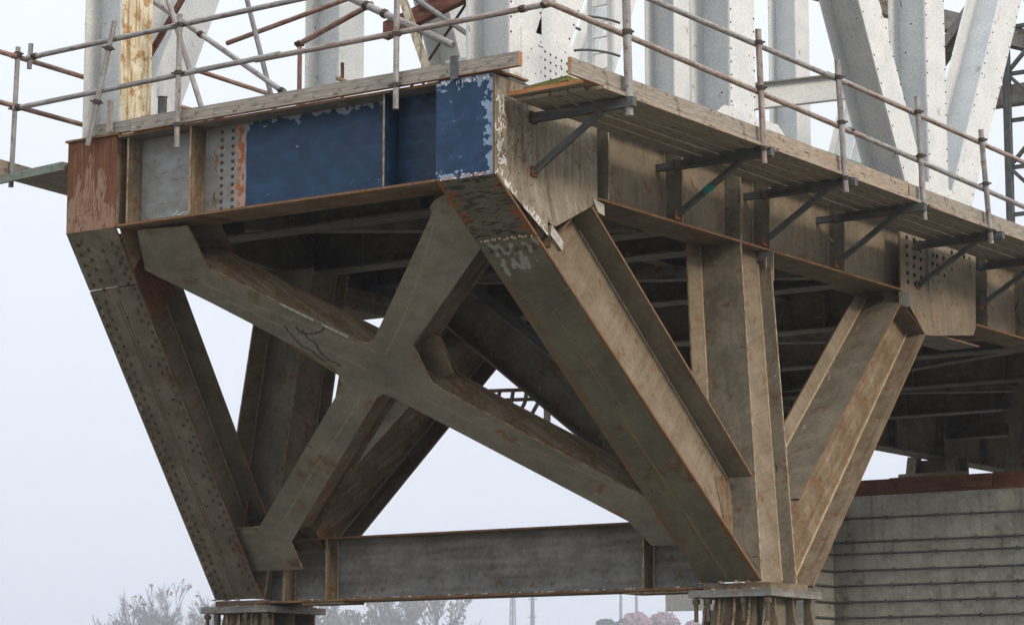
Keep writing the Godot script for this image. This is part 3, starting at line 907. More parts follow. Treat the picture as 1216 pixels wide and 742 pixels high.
	var k0 := func(u: float, v: float, d: float) -> Vector3:
		var y: float = 5.2 - v / L
		return V(u, y, -RUN * (5.2 - y) - 0.138) - front_n * d
	var sp := []
	for q in [[-2.742, 2.356], [-2.283, 2.124], [-2.178, 2.20], [-2.247, 2.765], [-2.664, 2.889]]: sp.append(k0.call(q[0], q[1], 0.0) + bd * 0.5)
	b.prism(sp, bd * 0.04, M.steel2, M.edge)
	part("stiffener", b, t)

	b = mb()
	for q in [[-4.10, 1.40, -3.72, 1.70], [-3.62, 1.78, -3.32, 2.01]]:
		var wp0: Vector3 = k0.call(q[0], q[1], -0.004); var wp1: Vector3 = k0.call(q[2], q[3], -0.004)
		for i in 5: b.tube(wp0.lerp(wp1, i / 5.0), wp0.lerp(wp1, (i + 1.0) / 5.0), 0.012, M.girt2, 5, 0.018)
	part("weld_drips", b, t, "stuff")
	# ---------------- dark diagonal of the rear cross frame
	b = mb()
	t = thing("rear_brace", "shadowed diagonal brace running down from the deck behind the near raking leg", "diagonal brace", V(-1.0, 1.9, -7.0))
	var p0 := V(-5.95, 5.42, -7.0); var p1 := V(-0.35, 1.5, -6.0)
	var perp := (p1 - p0).cross(V(0, 0, 1)).normalized()
	if perp.y < 0: perp = -perp
	b.bar(p0, p1, perp, -0.33, -0.30, Vector3.BACK, -0.3, 0.3, M.steel)
	part("bottom_flange", b, t)
	b = mb()
	b.bar(p0, p1, perp, 0.30, 0.33, Vector3.BACK, -0.3, 0.3, M.girt)
	part("top_flange", b, t)
	b = mb()
	b.bar(p0, p1, perp, -0.299, 0.299, Vector3.BACK, -0.015, 0.015, M.steel)
	part("web", b, t)

	# ---------------- bottom tie
	t = thing("bottom_tie", "horizontal steel tie beam between the two bearings at the bottom of the frame", "beam", V(-3.4, 0.6, -4.5))
	b = mb()
	b.bar(V(-7.1, 0, -4.3), V(0.35, 0, -4.3), Vector3.UP, 0.585, 0.612, Vector3.BACK, -0.6, 0.0, M.steel2, M.edge)
	part("bottom_flange", b, t)
	b = mb()
	b.bar(V(-6.55, 0, -4.3), V(-0.1, 0, -4.3), Vector3.UP, 1.445, 1.47, Vector3.BACK, -0.6, 0.0, M.steel2, M.edge)
	part("top_flange", b, t)
	b = mb()
	b.bar(V(-7.0, 0, -4.55), V(0.3, 0, -4.55), Vector3.UP, 0.613, 1.444, Vector3.BACK, -0.02, 0.0, M.cool, M.edge)
	part("web", b, t)
	for x in [-6.62, -5.86, -0.70]:
		b = mb()
		b.box(V(x, 0.613, -4.549), V(x + 0.03, 1.444, -4.31), M.steel2, M.paleedge)
		part("stiffener", b, t)
		b = mb()
		bead(b, V(x + 0.04, 0.62, -4.54), V(x + 0.04, 1.44, -4.54), 0.014)
		part("weld_bead", b, t)
	b = mb()
	b.bar(V(-6.3, 0, -4.3), V(-5.55, 0, -4.3), Vector3.UP, 0.55, 0.583, Vector3.BACK, -0.5, -0.05, M.steel, M.paleedge)
	part("packing_plate", b, t)
	b = mb()
	b.bar(V(-1.0, 0, -4.3), V(0.1, 0, -4.3), Vector3.UP, 0.55, 0.583, Vector3.BACK, -0.5, -0.05, M.steel, M.paleedge)
	part("packing_plate", b, t)
	b = mb()
	for i in 160:
		var x := rng.randf_range(-6.9, 0.2)
		b.bolt(V(x, 0.612, -4.33 - rng.randf() * 0.1), Vector3.UP, 0.012 + rng.randf() * 0.02, 0.012 + rng.randf() * 0.012, [M.paleedge, M.weld, M.white][i % 3], 5)
	part("debris", b, t, "stuff")

# ---- bearings
func build_bearings():
	for s in [[0.96, "near", -4.62], [-7.38, "far", -4.72]]:
		var near: bool = s[1] == "near"
		var cx: float = s[0]; var cz: float = s[2]
		var t := thing("bearing_stand", "ribbed steel bearing stand under the near raking leg" if near else "ribbed steel bearing stand under the riveted far leg", "stand", V(cx, -4.0, cz), "bearing stands")
		var x0 := cx - 0.82; var x1 := cx + 0.36
		if not near: x0 = cx - 0.60; x1 = cx + 0.62
		var z1 := cz + 0.58; var z0 := cz - 0.75
		var b := mb()
		b.box(V(x0, 0.46, z0), V(x1, 0.552, z1), M.steel2, M.girt)
		part("bearing_plate", b, t)
		b = mb()
		b.box(V(x0 + 0.1, 0.553, z0 + 0.15), V(x1 - 0.12, 0.64, z1 - 0.2), M.webrust, M.steel2)
		part("sole_plate", b, t)
		b = mb()
		b.box(V(cx - 0.30, -3.9, cz - 0.36), V(cx + 0.20, 0.458, cz + 0.36), M.steel)
		part("column", b, t)
		# ribs flaring out below the plate
		for k in 5:
			b = mb()
			var x := lerpf(x0 + 0.16, x1 - 0.16, k / 4.0)
			b.prism([V(x, 0.458, cz + 0.36), V(x, 0.458, z1 - 0.1), V(x, 0.30, z1 - 0.1), V(x, -0.9, z1 + 0.25), V(x, -0.9, cz + 0.36)], V(0.03, 0, 0), M.web, M.paleedge)
			part("rib", b, t)
		for k in 3:
			b = mb()
			var z := lerpf(z1 - 0.2, z0 + 0.2, k / 2.0)
			b.prism([V(cx + 0.20, 0.458, z), V(x1 - 0.06, 0.458, z), V(x1 - 0.06, 0.32, z), V(x1 + 0.2, -0.9, z), V(cx + 0.20, -0.9, z)], V(0, 0, -0.03), M.steel, M.edge)
			part("rib", b, t)
		b = mb()
		for k in [0, 1, 4, 6]:
			var x := lerpf(x0 + 0.08, x1 - 0.08, k / 6.0)
			b.tube(V(x, 0.56, z1 - 0.06), V(x, 0.16, z1 - 0.06), 0.028, M.bolt, 7)
			b.tube(V(x, 0.44, z1 - 0.06), V(x, 0.38, z1 - 0.06), 0.05, M.bolt, 6)
		part("anchor_rods", b, t, "stuff")
		for k in 3:
			b = mb()
			var x := lerpf(x0 + 0.42, x1 - 0.42, k / 2.0)
			b.prism([V(x - 0.12, 0.458, z1 - 0.16), V(x + 0.12, 0.458, z1 - 0.16), V(x + 0.28, -0.9, z1 + 0.1), V(x - 0.28, -0.9, z1 + 0.1)], V(0, 0, -0.03), M.steel2, M.paleedge)
			part("front_rib", b, t)
		b = mb()
		b.box(V(cx - 1.3, -4.05, cz - 1.3), V(cx + 1.3, -0.9, cz + 1.1), M.concrete)
		part("plinth", b, t)
		b = mb()
		for k in 12: b.bolt(V(rng.randf_range(x0 + 0.1, x1 - 0.1), 0.553 if k % 2 else 0.64, z1 - 0.05 - rng.randf() * 0.08), Vector3.UP, 0.02 + rng.randf() * 0.03, 0.012 + rng.randf() * 0.02, [M.paleedge, M.edge, M.weld][k % 3], 6)
		part("rubble", b, t, "stuff")

# ---- white truss. members are H sections: two flanges in the truss plane direction, web facing along the bridge
func h_member(t: Node3D, a: Vector3, c: Vector3, wx: float, depth: float, m, mf, web_out := 0.0):
	# a, c: foot and head of the centre line; web spans wx in x; flanges 'depth' deep across the member in the truss plane
	var l := (c - a).normalized()
	var d := Vector3.RIGHT.cross(l).normalized()
	for s in [-1.0, 1.0]:
		var b := mb()
		b.bar(a + Vector3.RIGHT * (s * wx * 0.5), c + Vector3.RIGHT * (s * wx * 0.5), Vector3.RIGHT, -0.015, 0.015, d, -depth * 0.5, depth * 0.5, mf if s > 0 else m, m)
		part("flange", b, t)
	var b2 := mb()
	b2.bar(a, c, Vector3.RIGHT, -wx * 0.5 + 0.016, wx * 0.5 - 0.016, d, -0.012, 0.012, m, m)
	part("web", b2, t)

func member_bolts(t: Node3D, a: Vector3, c: Vector3, wx: float, depth: float, n: int):
	var l := (c - a).normalized()
	var d := Vector3.RIGHT.cross(l).normalized()
	var b := mb()
	for i in n:
		var f := (i + 0.5) / n
		for s in [-1.0, 1.0]:
			if rng.randf() < 0.75:
				b.bolt(a.lerp(c, f) + Vector3.RIGHT * (wx * 0.5 + 0.015) + d * s * depth * 0.46, Vector3.RIGHT, 0.016, 0.01, M.hole, 6)
	part("bolts", b, t, "stuff")

func build_white_truss():
	var H := 15.5
	# near truss
	var nz_ := [-0.62, -5.85, -11.92, -18.0, -24.0]
	var lab := ["white truss upright standing on the near corner behind the plank end", "white truss upright beside the plank walkway between two diagonals", "white truss upright rising between two slanting white diagonals", "white truss upright further along the near side", "white truss upright at the far reach of the near side"]
	for i in nz_.size():
		var z: float = nz_[i]
		var t := thing("truss_upright", lab[i], "truss member", V(-0.31, 6.4, z), "near truss uprights")
		h_member(t, V(-0.31, 6.38, z), V(-0.31, H, z), 0.60, 0.68, M.white, M.white)
		if i < 3: member_bolts(t, V(-0.31, 6.5, z), V(-0.31, 10.5, z), 0.60, 0.68, 22)
		# gusset with a bolt field at the foot
		var b := mb()
		b.prism([V(0.012, 6.38, z + (0.1 if i == 0 else 0.9)), V(0.012, 6.38, z - 1.5), V(0.012, 6.75, z - 1.5), V(0.012, 7.05, z - 0.95), V(0.012, 7.05, z + (0.1 if i == 0 else 0.5)), V(0.012, 6.8, z + (0.1 if i == 0 else 0.9))], V(-0.02, 0, 0), M.white)
		var g := part("gusset", b, t)
		b = mb()
		for r in 5:
			for k in 8:
				b.bolt(V(0.012, 6.46 + r * 0.1 - k * 0.012, z - 0.4 - k * 0.12), Vector3.RIGHT, 0.018, 0.006, M.hole, 6)
		part("bolts", b, g, "stuff")
	var nd := [[-0.95, -5.5, "white diagonal rising from the near corner upright"], [-11.35, -6.2, "white diagonal with a shaded face leaning down to the middle upright's foot"], [-12.5, -17.6, "white diagonal rising away from the middle upright's foot"], [-23.6, -18.3, "white diagonal beyond the plank walkway leaning the other way"]]
	for q in nd:
		var t := thing("truss_diagonal", q[2], "truss member", V(-0.31, 6.6, q[0]), "near truss diagonals")
		h_member(t, V(-0.31, 6.55, q[0]), V(-0.31, H, q[1]), 0.60, 0.66, M.white, M.white)
		member_bolts(t, V(-0.31, 6.6, q[0]), V(-0.31, H, q[1]), 0.60, 0.66, 46)
	# far truss
	var fz := [-0.45, -5.75, -11.5, -17.5, -23.5, -29.5]
	var flab := ["white far upright with an orange rusted flange above the muddy corner", "white far upright behind the long front timber", "far white upright partly hidden by the near corner upright", "far white upright seen past the ladder", "far white upright beyond the grey cross girder", "farthest white upright of the far truss"]
	for i in fz.size():
		var z: float = fz[i]
		var x := fx(z) + 0.05
		var t := thing("truss_upright", flab[i], "truss member", V(x, 6.4, z), "far truss uprights")
		h_member(t, V(x, 6.38, z), V(x, H, z), 0.62, 0.6, M.white if i < 2 else M.white, M.whiterust if i == 0 else M.white)
	var fd := [[-0.8, -5.4, "far white diagonal behind the crossing scaffold tubes"], [-11.1, -6.1, "far white diagonal beside the near corner upright"], [-11.9, -17.2, "far white diagonal with a row of slots beside the ladder"], [-23.1, -17.9, "far white diagonal beyond the middle uprights"], [-23.9, -29.2, "farthest white diagonal of the far truss"]]
	for q in fd:
		var x0 := fx(q[0]) + 0.05; var x1 := fx(q[1]) + 0.05
		var t := thing("truss_diagonal", q[2], "truss member", V(x0, 6.6, q[0]), "far truss diagonals")
		h_member(t, V(x0, 6.5, q[0]), V(x1, H, q[1]), 0.6, 0.6, M.white, M.white)
	# grey cross girder seen between the uprights
	var b := mb()
	b.bar(V(-9.6, 10.9, -19.0), V(-6.9, 11.7, -22.5), Vector3.UP, -0.25, 0.25, Vector3.RIGHT, -0.02, 0.02, M.white)
	b.bar(V(-9.6, 10.9, -19.0), V(-6.9, 11.7, -22.5), Vector3.UP, -0.28, -0.25, Vector3.RIGHT, -0.2, 0.2, M.girt)
	b.bar(V(-9.6, 10.9, -19.0), V(-6.9, 11.7, -22.5), Vector3.UP, 0.25, 0.28, Vector3.RIGHT, -0.2, 0.2, M.girt)
	solo("cross_girder", b, "blue grey cross girder between the far truss uprights", "girder")
	# top bracing glimpsed at the upper right
	for q in [[V(-6.9, 12.6, -26.0), V(-0.6, 14.2, -19.0), "grey overhead brace behind the slanting white diagonals"], [V(-8.6, 14.4, -24.0), V(-3.0, 12.6, -27.0), "grey overhead strut crossing behind the slanting diagonals"], [V(-8.9, 12.2, -27.0), V(-0.6, 12.2, -27.0), "level grey overhead strut behind the slanting diagonals"]]:
		b = mb()
		b.bar(q[0], q[1], Vector3.UP, -0.22, 0.22, (q[1] - q[0]).cross(Vector3.UP).normalized(), -0.015, 0.015, M.girt)
		b.bar(q[0], q[1], Vector3.UP, -0.24, -0.22, (q[1] - q[0]).cross(Vector3.UP).normalized(), -0.15, 0.15, M.girt)
		solo("overhead_strut", b, q[2], "strut", "overhead struts of the truss")
	var lm := thing("lattice_mast", "dark grey lattice mast behind the slanting white diagonals", "mast", V(-4.5, 6.35, -26))
	for sx in [-0.5, 0.5]:
		b = mb()
		b.bar(V(-4.5 + sx, 6.35, -26), V(-4.5 + sx, 15.5, -26), Vector3.RIGHT, -0.07, 0.07, Vector3.BACK, -0.07, 0.07, M.bracket)
		part("leg", b, lm)
	for k in 9:
		b = mb()
		var y0 := 6.4 + k
		var sg := 1.0 if k % 2 == 0 else -1.0
		b.bar(V(-4.5 - 0.5 * sg, y0, -26), V(-4.5 + 0.5 * sg, y0 + 1.0, -26), Vector3.UP, -0.05, 0.05, Vector3.BACK, -0.04, 0.04, M.bracket)
		part("brace", b, lm)
		b = mb()
		b.bar(V(-5.0, y0, -26.05), V(-4.0, y0, -26.05), Vector3.UP, -0.04, 0.04, Vector3.BACK, -0.04, 0.04, M.bracket)
		part("rung", b, lm)
	# ladder with safety hoops on the far truss
	var t := thing("caged_ladder", "grey ladder with round safety hoops on the far truss", "ladder", V(-6.6, 6.4, -12.7))
	b = mb()
	for x in [-6.75, -6.35]: b.bar(V(x, 6.38, -12.6), V(x, 13.5, -12.6), Vector3.RIGHT, -0.05, 0.05, Vector3.BACK, -0.04, 0.04, M.white)
	part("stile", b, t)
	b = mb()
	for k in 24: b.tube(V(-6.72, 6.6 + k * 0.28, -12.6), V(-6.38, 6.6 + k * 0.28, -12.6), 0.015, M.white, 6)
	part("rungs", b, t, "stuff")
	for k in 10:
		b = mb()
		var pts := []
		for j in 13:
			var an := PI * j / 12.0
			pts.append(V(-6.55 + cos(an) * 0.4, 7.8 + k * 0.58, -12.56 + sin(an) * 0.75))
		for j in 12: b.tube(pts[j], pts[j + 1], 0.022, M.bracket, 6)
		part("hoop", b, t)

# ---- concrete pier under the bridge
func build_pier():
	var t := thing("concrete_pier", "pale stained concrete pier banded with horizontal rods", "pier", V(-3.0, -4.0, -21))
	var b := mb()
	b.box(V(-6.12, -4.05, -24.0), V(2.2, 3.14, -20.0), M.concrete)
	part("pier_body", b, t)
	b = mb()
	b.box(V(-7.6, -4.05, -24.0), V(-6.125, 3.14, -19.2), M.concrete)
	part("pier_wing", b, t)
	# formwork lifts: each a slightly proud course with a rod at its joint
	var ys := [2.72, 2.28, 2.06, 1.75, 1.47, 1.17, 0.88, 0.58, 0.28, -0.2]
	for i in ys.size():
		var top: float = 3.10 if i == 0 else ys[i - 1] - 0.003
		b = mb()
		b.off = Vector2.ZERO
		b.box(V(-6.12, ys[i] + 0.003, -20.5), V(2.2, top, -19.97 + 0.003 * (i % 2)), M.concrete)
		part("course", b, t)
		b = mb()
		b.tube(V(-6.16, ys[i], -19.96), V(2.2, ys[i], -19.96), 0.021, M.bracket, 7)
		for k in 9:
			var x := -5.9 + k * 0.86 + rng.randf() * 0.25
			b.box(V(x - 0.028, ys[i] - 0.034, -19.99), V(x + 0.028, ys[i] + 0.034, -19.92), M.bracket)
		b.tube(V(-6.10, ys[i], -19.96), V(-6.10, ys[i] , -19.2), 0.021, M.bracket, 7)
		part("tie_rod", b, t)
	# rusty beam on top
	t = thing("rusty_beam", "red brown rusty beam in several lengths lying along the top of the concrete pier", "beam", V(-3, 3.14, -20.4))
	for k in 8:
		b = mb()
		var x := -6.1 + k * 1.04
		b.box(V(x, 3.142, -20.7), V(x + 1.025, 3.46 + 0.012 * (k % 2), -20.25 + 0.02 * (k % 3)), M.rust, M.maroon)
		part("length", b, t)
	# support frames standing on the pier under the far girder
	var lab := ["dark steel trestle standing under the lower girder behind the pier", "dark steel trestle standing on the pier under the middle of the deck", "dark steel trestle further off under the lower girder"]
	var pos := [V(-9.0, 2.7, -30.4), V(-3.2, 3.1, -23.2), V(-9.0, 2.7, -36.5)]
	for i in 3:
		var p: Vector3 = pos[i]
		t = thing("steel_trestle", lab[i], "trestle", p, "trestles on the pier")
		for s in [-1.0, 1.0]:
			b = mb()
			b.bar(p + V(s * 0.9, -0.8, 0), p + V(s * 0.45, 2.25, 0), Vector3.RIGHT, -0.12, 0.12, Vector3.BACK, -0.12, 0.12, M.steel)
			part("leg", b, t)
		b = mb()
		b.bar(p + V(-0.9, 0.1, 0), p + V(0.6, 1.6, 0), Vector3.UP, -0.07, 0.07, Vector3.BACK, -0.05, 0.05, M.girt)
		part("brace", b, t)
		b = mb()
		b.bar(p + V(-0.8, 1.75, 0), p + V(0.8, 1.75, 0), Vector3.UP, -0.12, 0.12, Vector3.BACK, -0.15, 0.15, M.steel)
		part("cap", b, t)
		b = mb()
		b.prism([p + V(-0.3, 0.2, 0.05), p + V(0.3, 0.2, 0.05), p + V(0.75, 1.65, 0.05), p + V(-0.75, 1.65, 0.05)], V(0, 0, -0.03), M.steel)
		part("gusset", b, t)
		if i != 1:
			b = mb()
			b.box(p + V(-0.75, -0.8, -0.3), p + V(0.75, 2.19, -0.2), M.steel)
			part("infill_plate", b, t)
	# lower girder hanging below the far side
	t = thing("lower_girder", "dark lower girder hanging below the far side behind the pier", "girder", V(-9, 4.9, -34))
	b = mb()
	b.box(V(-9.02, 4.93, -50), V(-8.98, 6.2, -20), M.steel)
	part("web", b, t)
	b = mb()
	b.box(V(-9.25, 4.9, -50), V(-8.75, 4.929, -20), M.girt)
	part("bottom_flange", b, t)
	for k in 10:
		b = mb()
		var z := -21.0 - k * 2.4
		b.box(V(-8.979, 4.931, z), V(-8.78, 6.19, z + 0.03), M.girt)
		part("stiffener", b, t)

# ---- scaffold walkway, rails, timbers
func tube_thing(called: String, a: Vector3, c: Vector3, r: float, m, label: String, couplers: Array, group: String, cat := "scaffold tube"):
	var t := thing(called, label, cat, a, group)
	var b := mb()
	b.tube(a, c, r, m, 12)
	part("tube", b, t)
	for f in couplers:
		var p: Vector3 = a.lerp(c, f)
		b = mb()
		var l := (c - a).normalized()
		b.tube(p - l * 0.028, p + l * 0.028, r * 1.32, M.clamp, 8)
		var s := l.cross(Vector3.UP if absf(l.y) < 0.8 else V(0.3, 0, 1)).normalized()
		b.tube(p - s * 0.10, p + s * 0.085, 0.013, M.clamp, 6)
		b.box(p - V(0.042, 0.022, 0.042), p + V(0.042, 0.022, 0.042), M.clamp)
		part("coupler", b, t)

func build_scaffold():
	var b: MB
	var tg := StandardMaterial3D.new(); tg.albedo_color = Color(0.32, 0.45, 0.38); tg.roughness = 0.6
	M["teal2g"] = tg
	# brackets on the near girder
	var bz := [-0.76, -4.05, -6.34, -8.43, -11.05, -13.3]
	var bl := ["walkway bracket bolted to the white scrawled gusset", "walkway bracket with a teal patch on its strut, past the gusset", "walkway bracket right beside the near upright post", "walkway bracket between the near upright post and the bolted gusset", "walkway bracket on the bolted gusset plate", "walkway bracket past the bolted gusset plate"]
	for i in bz.size():
		var z: float = bz[i]
		var t := thing("walkway_bracket", bl[i], "bracket", V(0, 6.0, z), "walkway brackets on the near girder")
		b = mb()
		b.bar(V(0.035, 6.0, z), V(1.42, 6.02, z - 0.02), Vector3.UP, -0.06, 0.05, Vector3.BACK, -0.045, 0.045, M.bracket)
		b.bar(V(-0.27, 6.0, z), V(0.03, 6.0, z), Vector3.UP, -0.05, 0.04, Vector3.BACK, -0.04, 0.04, M.bracket)
		part("arm", b, t)
		b = mb()
		var foot := V(0.03, 5.36 if i < 4 else 5.4, z - 0.02)
		b.bar(foot, V(0.98, 5.95, z), Vector3.RIGHT.cross(V(0.95, 0.59, 0)).normalized(), -0.03, 0.03, V(-0.53, 0.85, 0), -0.035, 0.035, M.bracket)
		part("strut", b, t)
		b = mb()
		b.box(V(0.002, 5.93, z - 0.07), V(0.033, 6.07, z + 0.07), M.clamp)
		part("foot_plate", b, t)
		b = mb()
		b.box(V(0.002, foot.y - 0.07, z - 0.08), V(0.033, foot.y + 0.05, z + 0.05), M.rust)
		part("foot_plate", b, t)
		if i == 1:
			b = mb()
			b.bar(V(0.03, 5.36, z - 0.02).lerp(V(0.98, 5.95, z), 0.42), V(0.03, 5.36, z - 0.02).lerp(V(0.98, 5.95, z), 0.55), Vector3.RIGHT.cross(V(0.95, 0.59, 0)).normalized(), -0.034, 0.034, V(-0.53, 0.85, 0), -0.039, 0.039, teal())
			part("paint_patch", b, t)
	# planks along the walkway
	var segs := [[-0.25, -4.35], [-4.37, -8.75], [-8.78, -13.6], [-13.63, -18.0]]
	var names := ["first", "second", "third", "last"]
	var cols := ["nearest the girder", "second out from the girder", "in the middle", "second in from the rail", "under the toe board"]
	for si in segs.size():
		for k in 5:
			b = mb()
			b.off = Vector2(rng.randf() * 5, rng.randf() * 5)
			var x := 0.13 + k * 0.243
			var dy := rng.randf_range(-0.004, 0.006)
			b.bar(V(x, 6.085 + dy, segs[si][0] + rng.randf_range(-0.06, 0.04)), V(x + rng.randf_range(-0.008, 0.008), 6.085 + dy, segs[si][1]), Vector3.RIGHT, 0.0, 0.216, Vector3.UP, 0.0, 0.042, [M.wood2, M.wood, M.wood2][(si + k) % 3], M.wood3)
			solo("walkway_plank", b, "grey walkway plank %s in the %s bay from the near corner" % [cols[k], names[si]], "plank", "planks of the near walkway")
	b = mb()
	b.bar(V(0.06, 6.165, -0.30), V(1.16, 6.165, -0.24), Vector3.BACK, -0.42, 0.15, Vector3.UP, -0.028, 0.02, M.wood2, M.woodend)
	solo("cross_plank", b, "short plank laid across the end of the near walkway with an orange end", "plank")
	b = mb()
	b.bar(V(0.22, 6.20, -0.34), V(0.92, 6.22, -0.22), Vector3.BACK, -0.13, 0.10, Vector3.UP, -0.013, 0.04, M.moss)
	solo("mossy_plank", b, "mossy green plank end lying over the near corner of the walkway", "plank")
	# toe boards
	var toe := [[0.30, -4.3, "wood"], [-4.28, -8.3, "wood3"], [-8.32, -12.6, "wood"], [-12.62, -17.5, "wood3"]]
	for i in toe.size():
		b = mb()
		b.bar(V(1.20, 6.145, toe[i][0]), V(1.20 + rng.randf_range(-0.02, 0.02), 6.145, toe[i][1]), Vector3.RIGHT, 0.0, 0.045, Vector3.UP, 0.0, 0.20 + 0.012 * (i % 2), M[toe[i][2]], M.woodend)
		solo("toe_board", b, "timber toe board on edge along the %s bay of the near walkway" % names[i], "toe board", "toe boards of the near walkway")
	# standards and rails
	var pz := [[-0.72, -0.80, 8.2], [-3.90, -4.01, 7.57], [-6.05, -6.23, 7.62], [-8.45, -8.60, 7.60], [-10.57, -10.82, 7.52], [-13.3, -13.4, 7.5]]
	var pl := ["tall scaffold pole beside the near end of the walkway", "scaffold pole with a pink band next to the second walkway bracket", "scaffold pole beside the third walkway bracket", "scaffold pole beside the fourth walkway bracket", "scaffold pole on the walkway above the bolted gusset", "scaffold pole past the bolted gusset"]
	for i in pz.size():
		var lo := V(1.33, 5.86, pz[i][1]); var hi := V(1.33, pz[i][2], pz[i][0])
		var cp := []
		for y in [6.05, 6.85 - i * 0.03, 7.41 - i * 0.01]: cp.append((y - lo.y) / (hi.y - lo.y))
		tube_thing("scaffold_pole", lo, hi, 0.04 if i > 0 else 0.05, M.tube if i != 1 else M.tubepink, pl[i], cp, "poles of the near walkway rail")
	tube_thing("scaffold_rail", V(1.27, 6.86, 0.85), V(1.27, 6.74, -6.9), 0.036, M.tubepink, "lower guard rail tube with orange paint beside the near walkway", [], "guard rails of the near walkway")
	tube_thing("scaffold_rail", V(1.26, 6.76, -6.3), V(1.26, 6.55, -16.5), 0.036, M.tube, "lower guard rail tube further along the near walkway", [0.02], "guard rails of the near walkway")
	tube_thing("scaffold_rail", V(1.27, 7.40, -0.2), V(1.27, 7.39, -6.4), 0.036, M.tube, "upper guard rail tube at the near end of the walkway", [], "guard rails of the near walkway")
	tube_thing("scaffold_rail", V(1.26, 7.41, -5.9), V(1.26, 7.28, -16.5), 0.036, M.tubepink, "upper guard rail tube further along the near walkway", [0.02], "guard rails of the near walkway")
	tube_thing("rust_rod", V(1.1, 6.15, -9.0), V(1.1, 7.45, -9.0), 0.03, M.maroon, "upright red brown rod standing on the near walkway", [], "")
	# front: long timber on edge on the end girder
	b = mb()
	b.bar(V(-5.66, 6.405, 0.02), V(0.36, 6.425, 0.02), Vector3.BACK, -0.045, 0.03, Vector3.UP, 0.0, 0.17, M.wood, M.woodend)
	solo("long_timber", b, "long weathered timber on edge along the top of the blue end girder", "timber")
	b = mb()
	b.bar(V(-6.36, 6.435, -0.03), V(-5.68, 6.435, -0.03), Vector3.BACK, -0.04, 0.02, Vector3.UP, 0.0, 0.15, M.wood2, M.wood2)
	solo("short_timber", b, "short grey timber offcut on the rusty far corner", "timber")
	# uprights on the front
	tube_thing("scaffold_pole", V(-6.36, 6.30, 0.10), V(-5.92, 7.89, 0.12), 0.036, M.tube, "tilted scaffold pole clamped above the rusty far corner", [0.35, 0.78], "poles of the front rail")
	tube_thing("scaffold_pole", V(-4.82, 6.08, 0.11), V(-4.79, 7.80, 0.13), 0.036, M.tube, "scaffold pole hanging over the grey panel of the end girder", [0.17, 0.56, 0.92], "poles of the front rail")
	tube_thing("scaffold_pole", V(-1.37, 6.12, 0.11), V(-1.36, 8.2, 0.11), 0.036, M.tube, "scaffold pole hanging over the stiffener between the blue panels", [0.14, 0.44], "poles of the front rail")
	b = mb()
	b.bar(V(-6.02, 6.44, 0.06), V(-6.02, 6.86, 0.06), Vector3.RIGHT, -0.035, 0.035, Vector3.BACK, -0.02, 0.02, M.tubepink)
	solo("batten", b, "stubby upright batten on the rusty far corner", "batten")
	b = mb()
	b.bar(V(-0.55, 6.38, 0.062), V(-0.55, 6.66, 0.062), Vector3.RIGHT, -0.05, 0.05, Vector3.BACK, -0.012, 0.012, M.bracket)
	solo("strap", b, "short galvanised strap nailed to the long front timber", "strap")
	b = mb()
	b.tube(V(-5.40, 6.43, -0.25), V(-5.40, 6.95, -0.25), 0.06, M.bracket, 10)
	b.tube(V(-5.40, 6.88, -0.25), V(-5.40, 7.0, -0.25), 0.075, M.white, 10)
	solo("grey_stub_pipe", b, "stubby grey pipe beside the rusted far upright", "pipe")
	# front rails
	tube_thing("scaffold_rail", V(-7.55, 7.64, 0.06), V(-2.3, 7.73, 0.06), 0.036, M.tube, "upper guard rail tube along the far half of the front edge", [0.03], "front guard rails")
	tube_thing("scaffold_rail", V(-2.6, 7.76, 0.05), V(1.0, 7.79, 0.05), 0.036, M.tube, "upper guard rail tube along the near half of the front edge", [], "front guard rails")
	tube_thing("scaffold_rail", V(-7.75, 6.98, 0.06), V(-3.2, 7.07, 0.06), 0.036, M.tube, "lower guard rail tube along the far half of the front edge", [0.02], "front guard rails")
	tube_thing("scaffold_rail", V(-3.6, 7.05, 0.05), V(0.86, 7.09, 0.05), 0.036, M.tubepink, "lower guard rail tube along the near half of the front edge", [0.97, 0.90], "front guard rails")
	# loose tubes behind the rail
	tube_thing("loose_tube", V(-6.2, 8.46, -0.8), V(-3.82, 6.83, -0.8), 0.036, M.tube, "slanting scaffold tube ending in a ring near the far diagonal's foot", [0.4, 0.98], "slanting tubes behind the front rail")
	tube_thing("loose_tube", V(-5.6, 8.35, -0.5), V(-4.84, 6.45, -0.5), 0.036, M.tube, "steep scaffold tube crossing in front of the far white diagonal", [0.25], "slanting tubes behind the front rail")
	tube_thing("loose_tube", V(-6.5, 7.80, -1.2), V(-5.75, 8.72, -1.2), 0.045, M.maroon, "short red brown tube beside the rusted far upright", [], "slanting tubes behind the front rail")
	tube_thing("loose_tube", V(-3.38, 7.33, -0.5), V(-2.2, 7.68, -0.5), 0.036, M.tuberust, "red brown tube slanting in front of the second far upright", [0.02], "slanting tubes behind the front rail")
	tube_thing("loose_tube", V(-2.7, 7.90, -0.3), V(-0.83, 6.91, -0.3), 0.045, M.tube, "grey tube slanting down to the near corner upright", [0.3, 0.45], "slanting tubes behind the front rail")
	b = mb()
	b.bar(V(-2.75, 7.62, -1.5), V(-0.7, 8.12, -1.5), Vector3.UP, -0.10, 0.12, Vector3.BACK, -0.06, 0.06, M.maroon)
	solo("maroon_beam", b, "red brown beam behind the front rail near the corner upright", "beam")
	b = mb()
	b.bar(V(-1.25, 8.5, -1.3), V(-0.85, 7.25, -1.3), Vector3.RIGHT, -0.07, 0.07, Vector3.BACK, -0.04, 0.04, M.maroon)
	solo("maroon_strut", b, "red brown strut leaning against the near corner upright", "strut")
	b = mb()
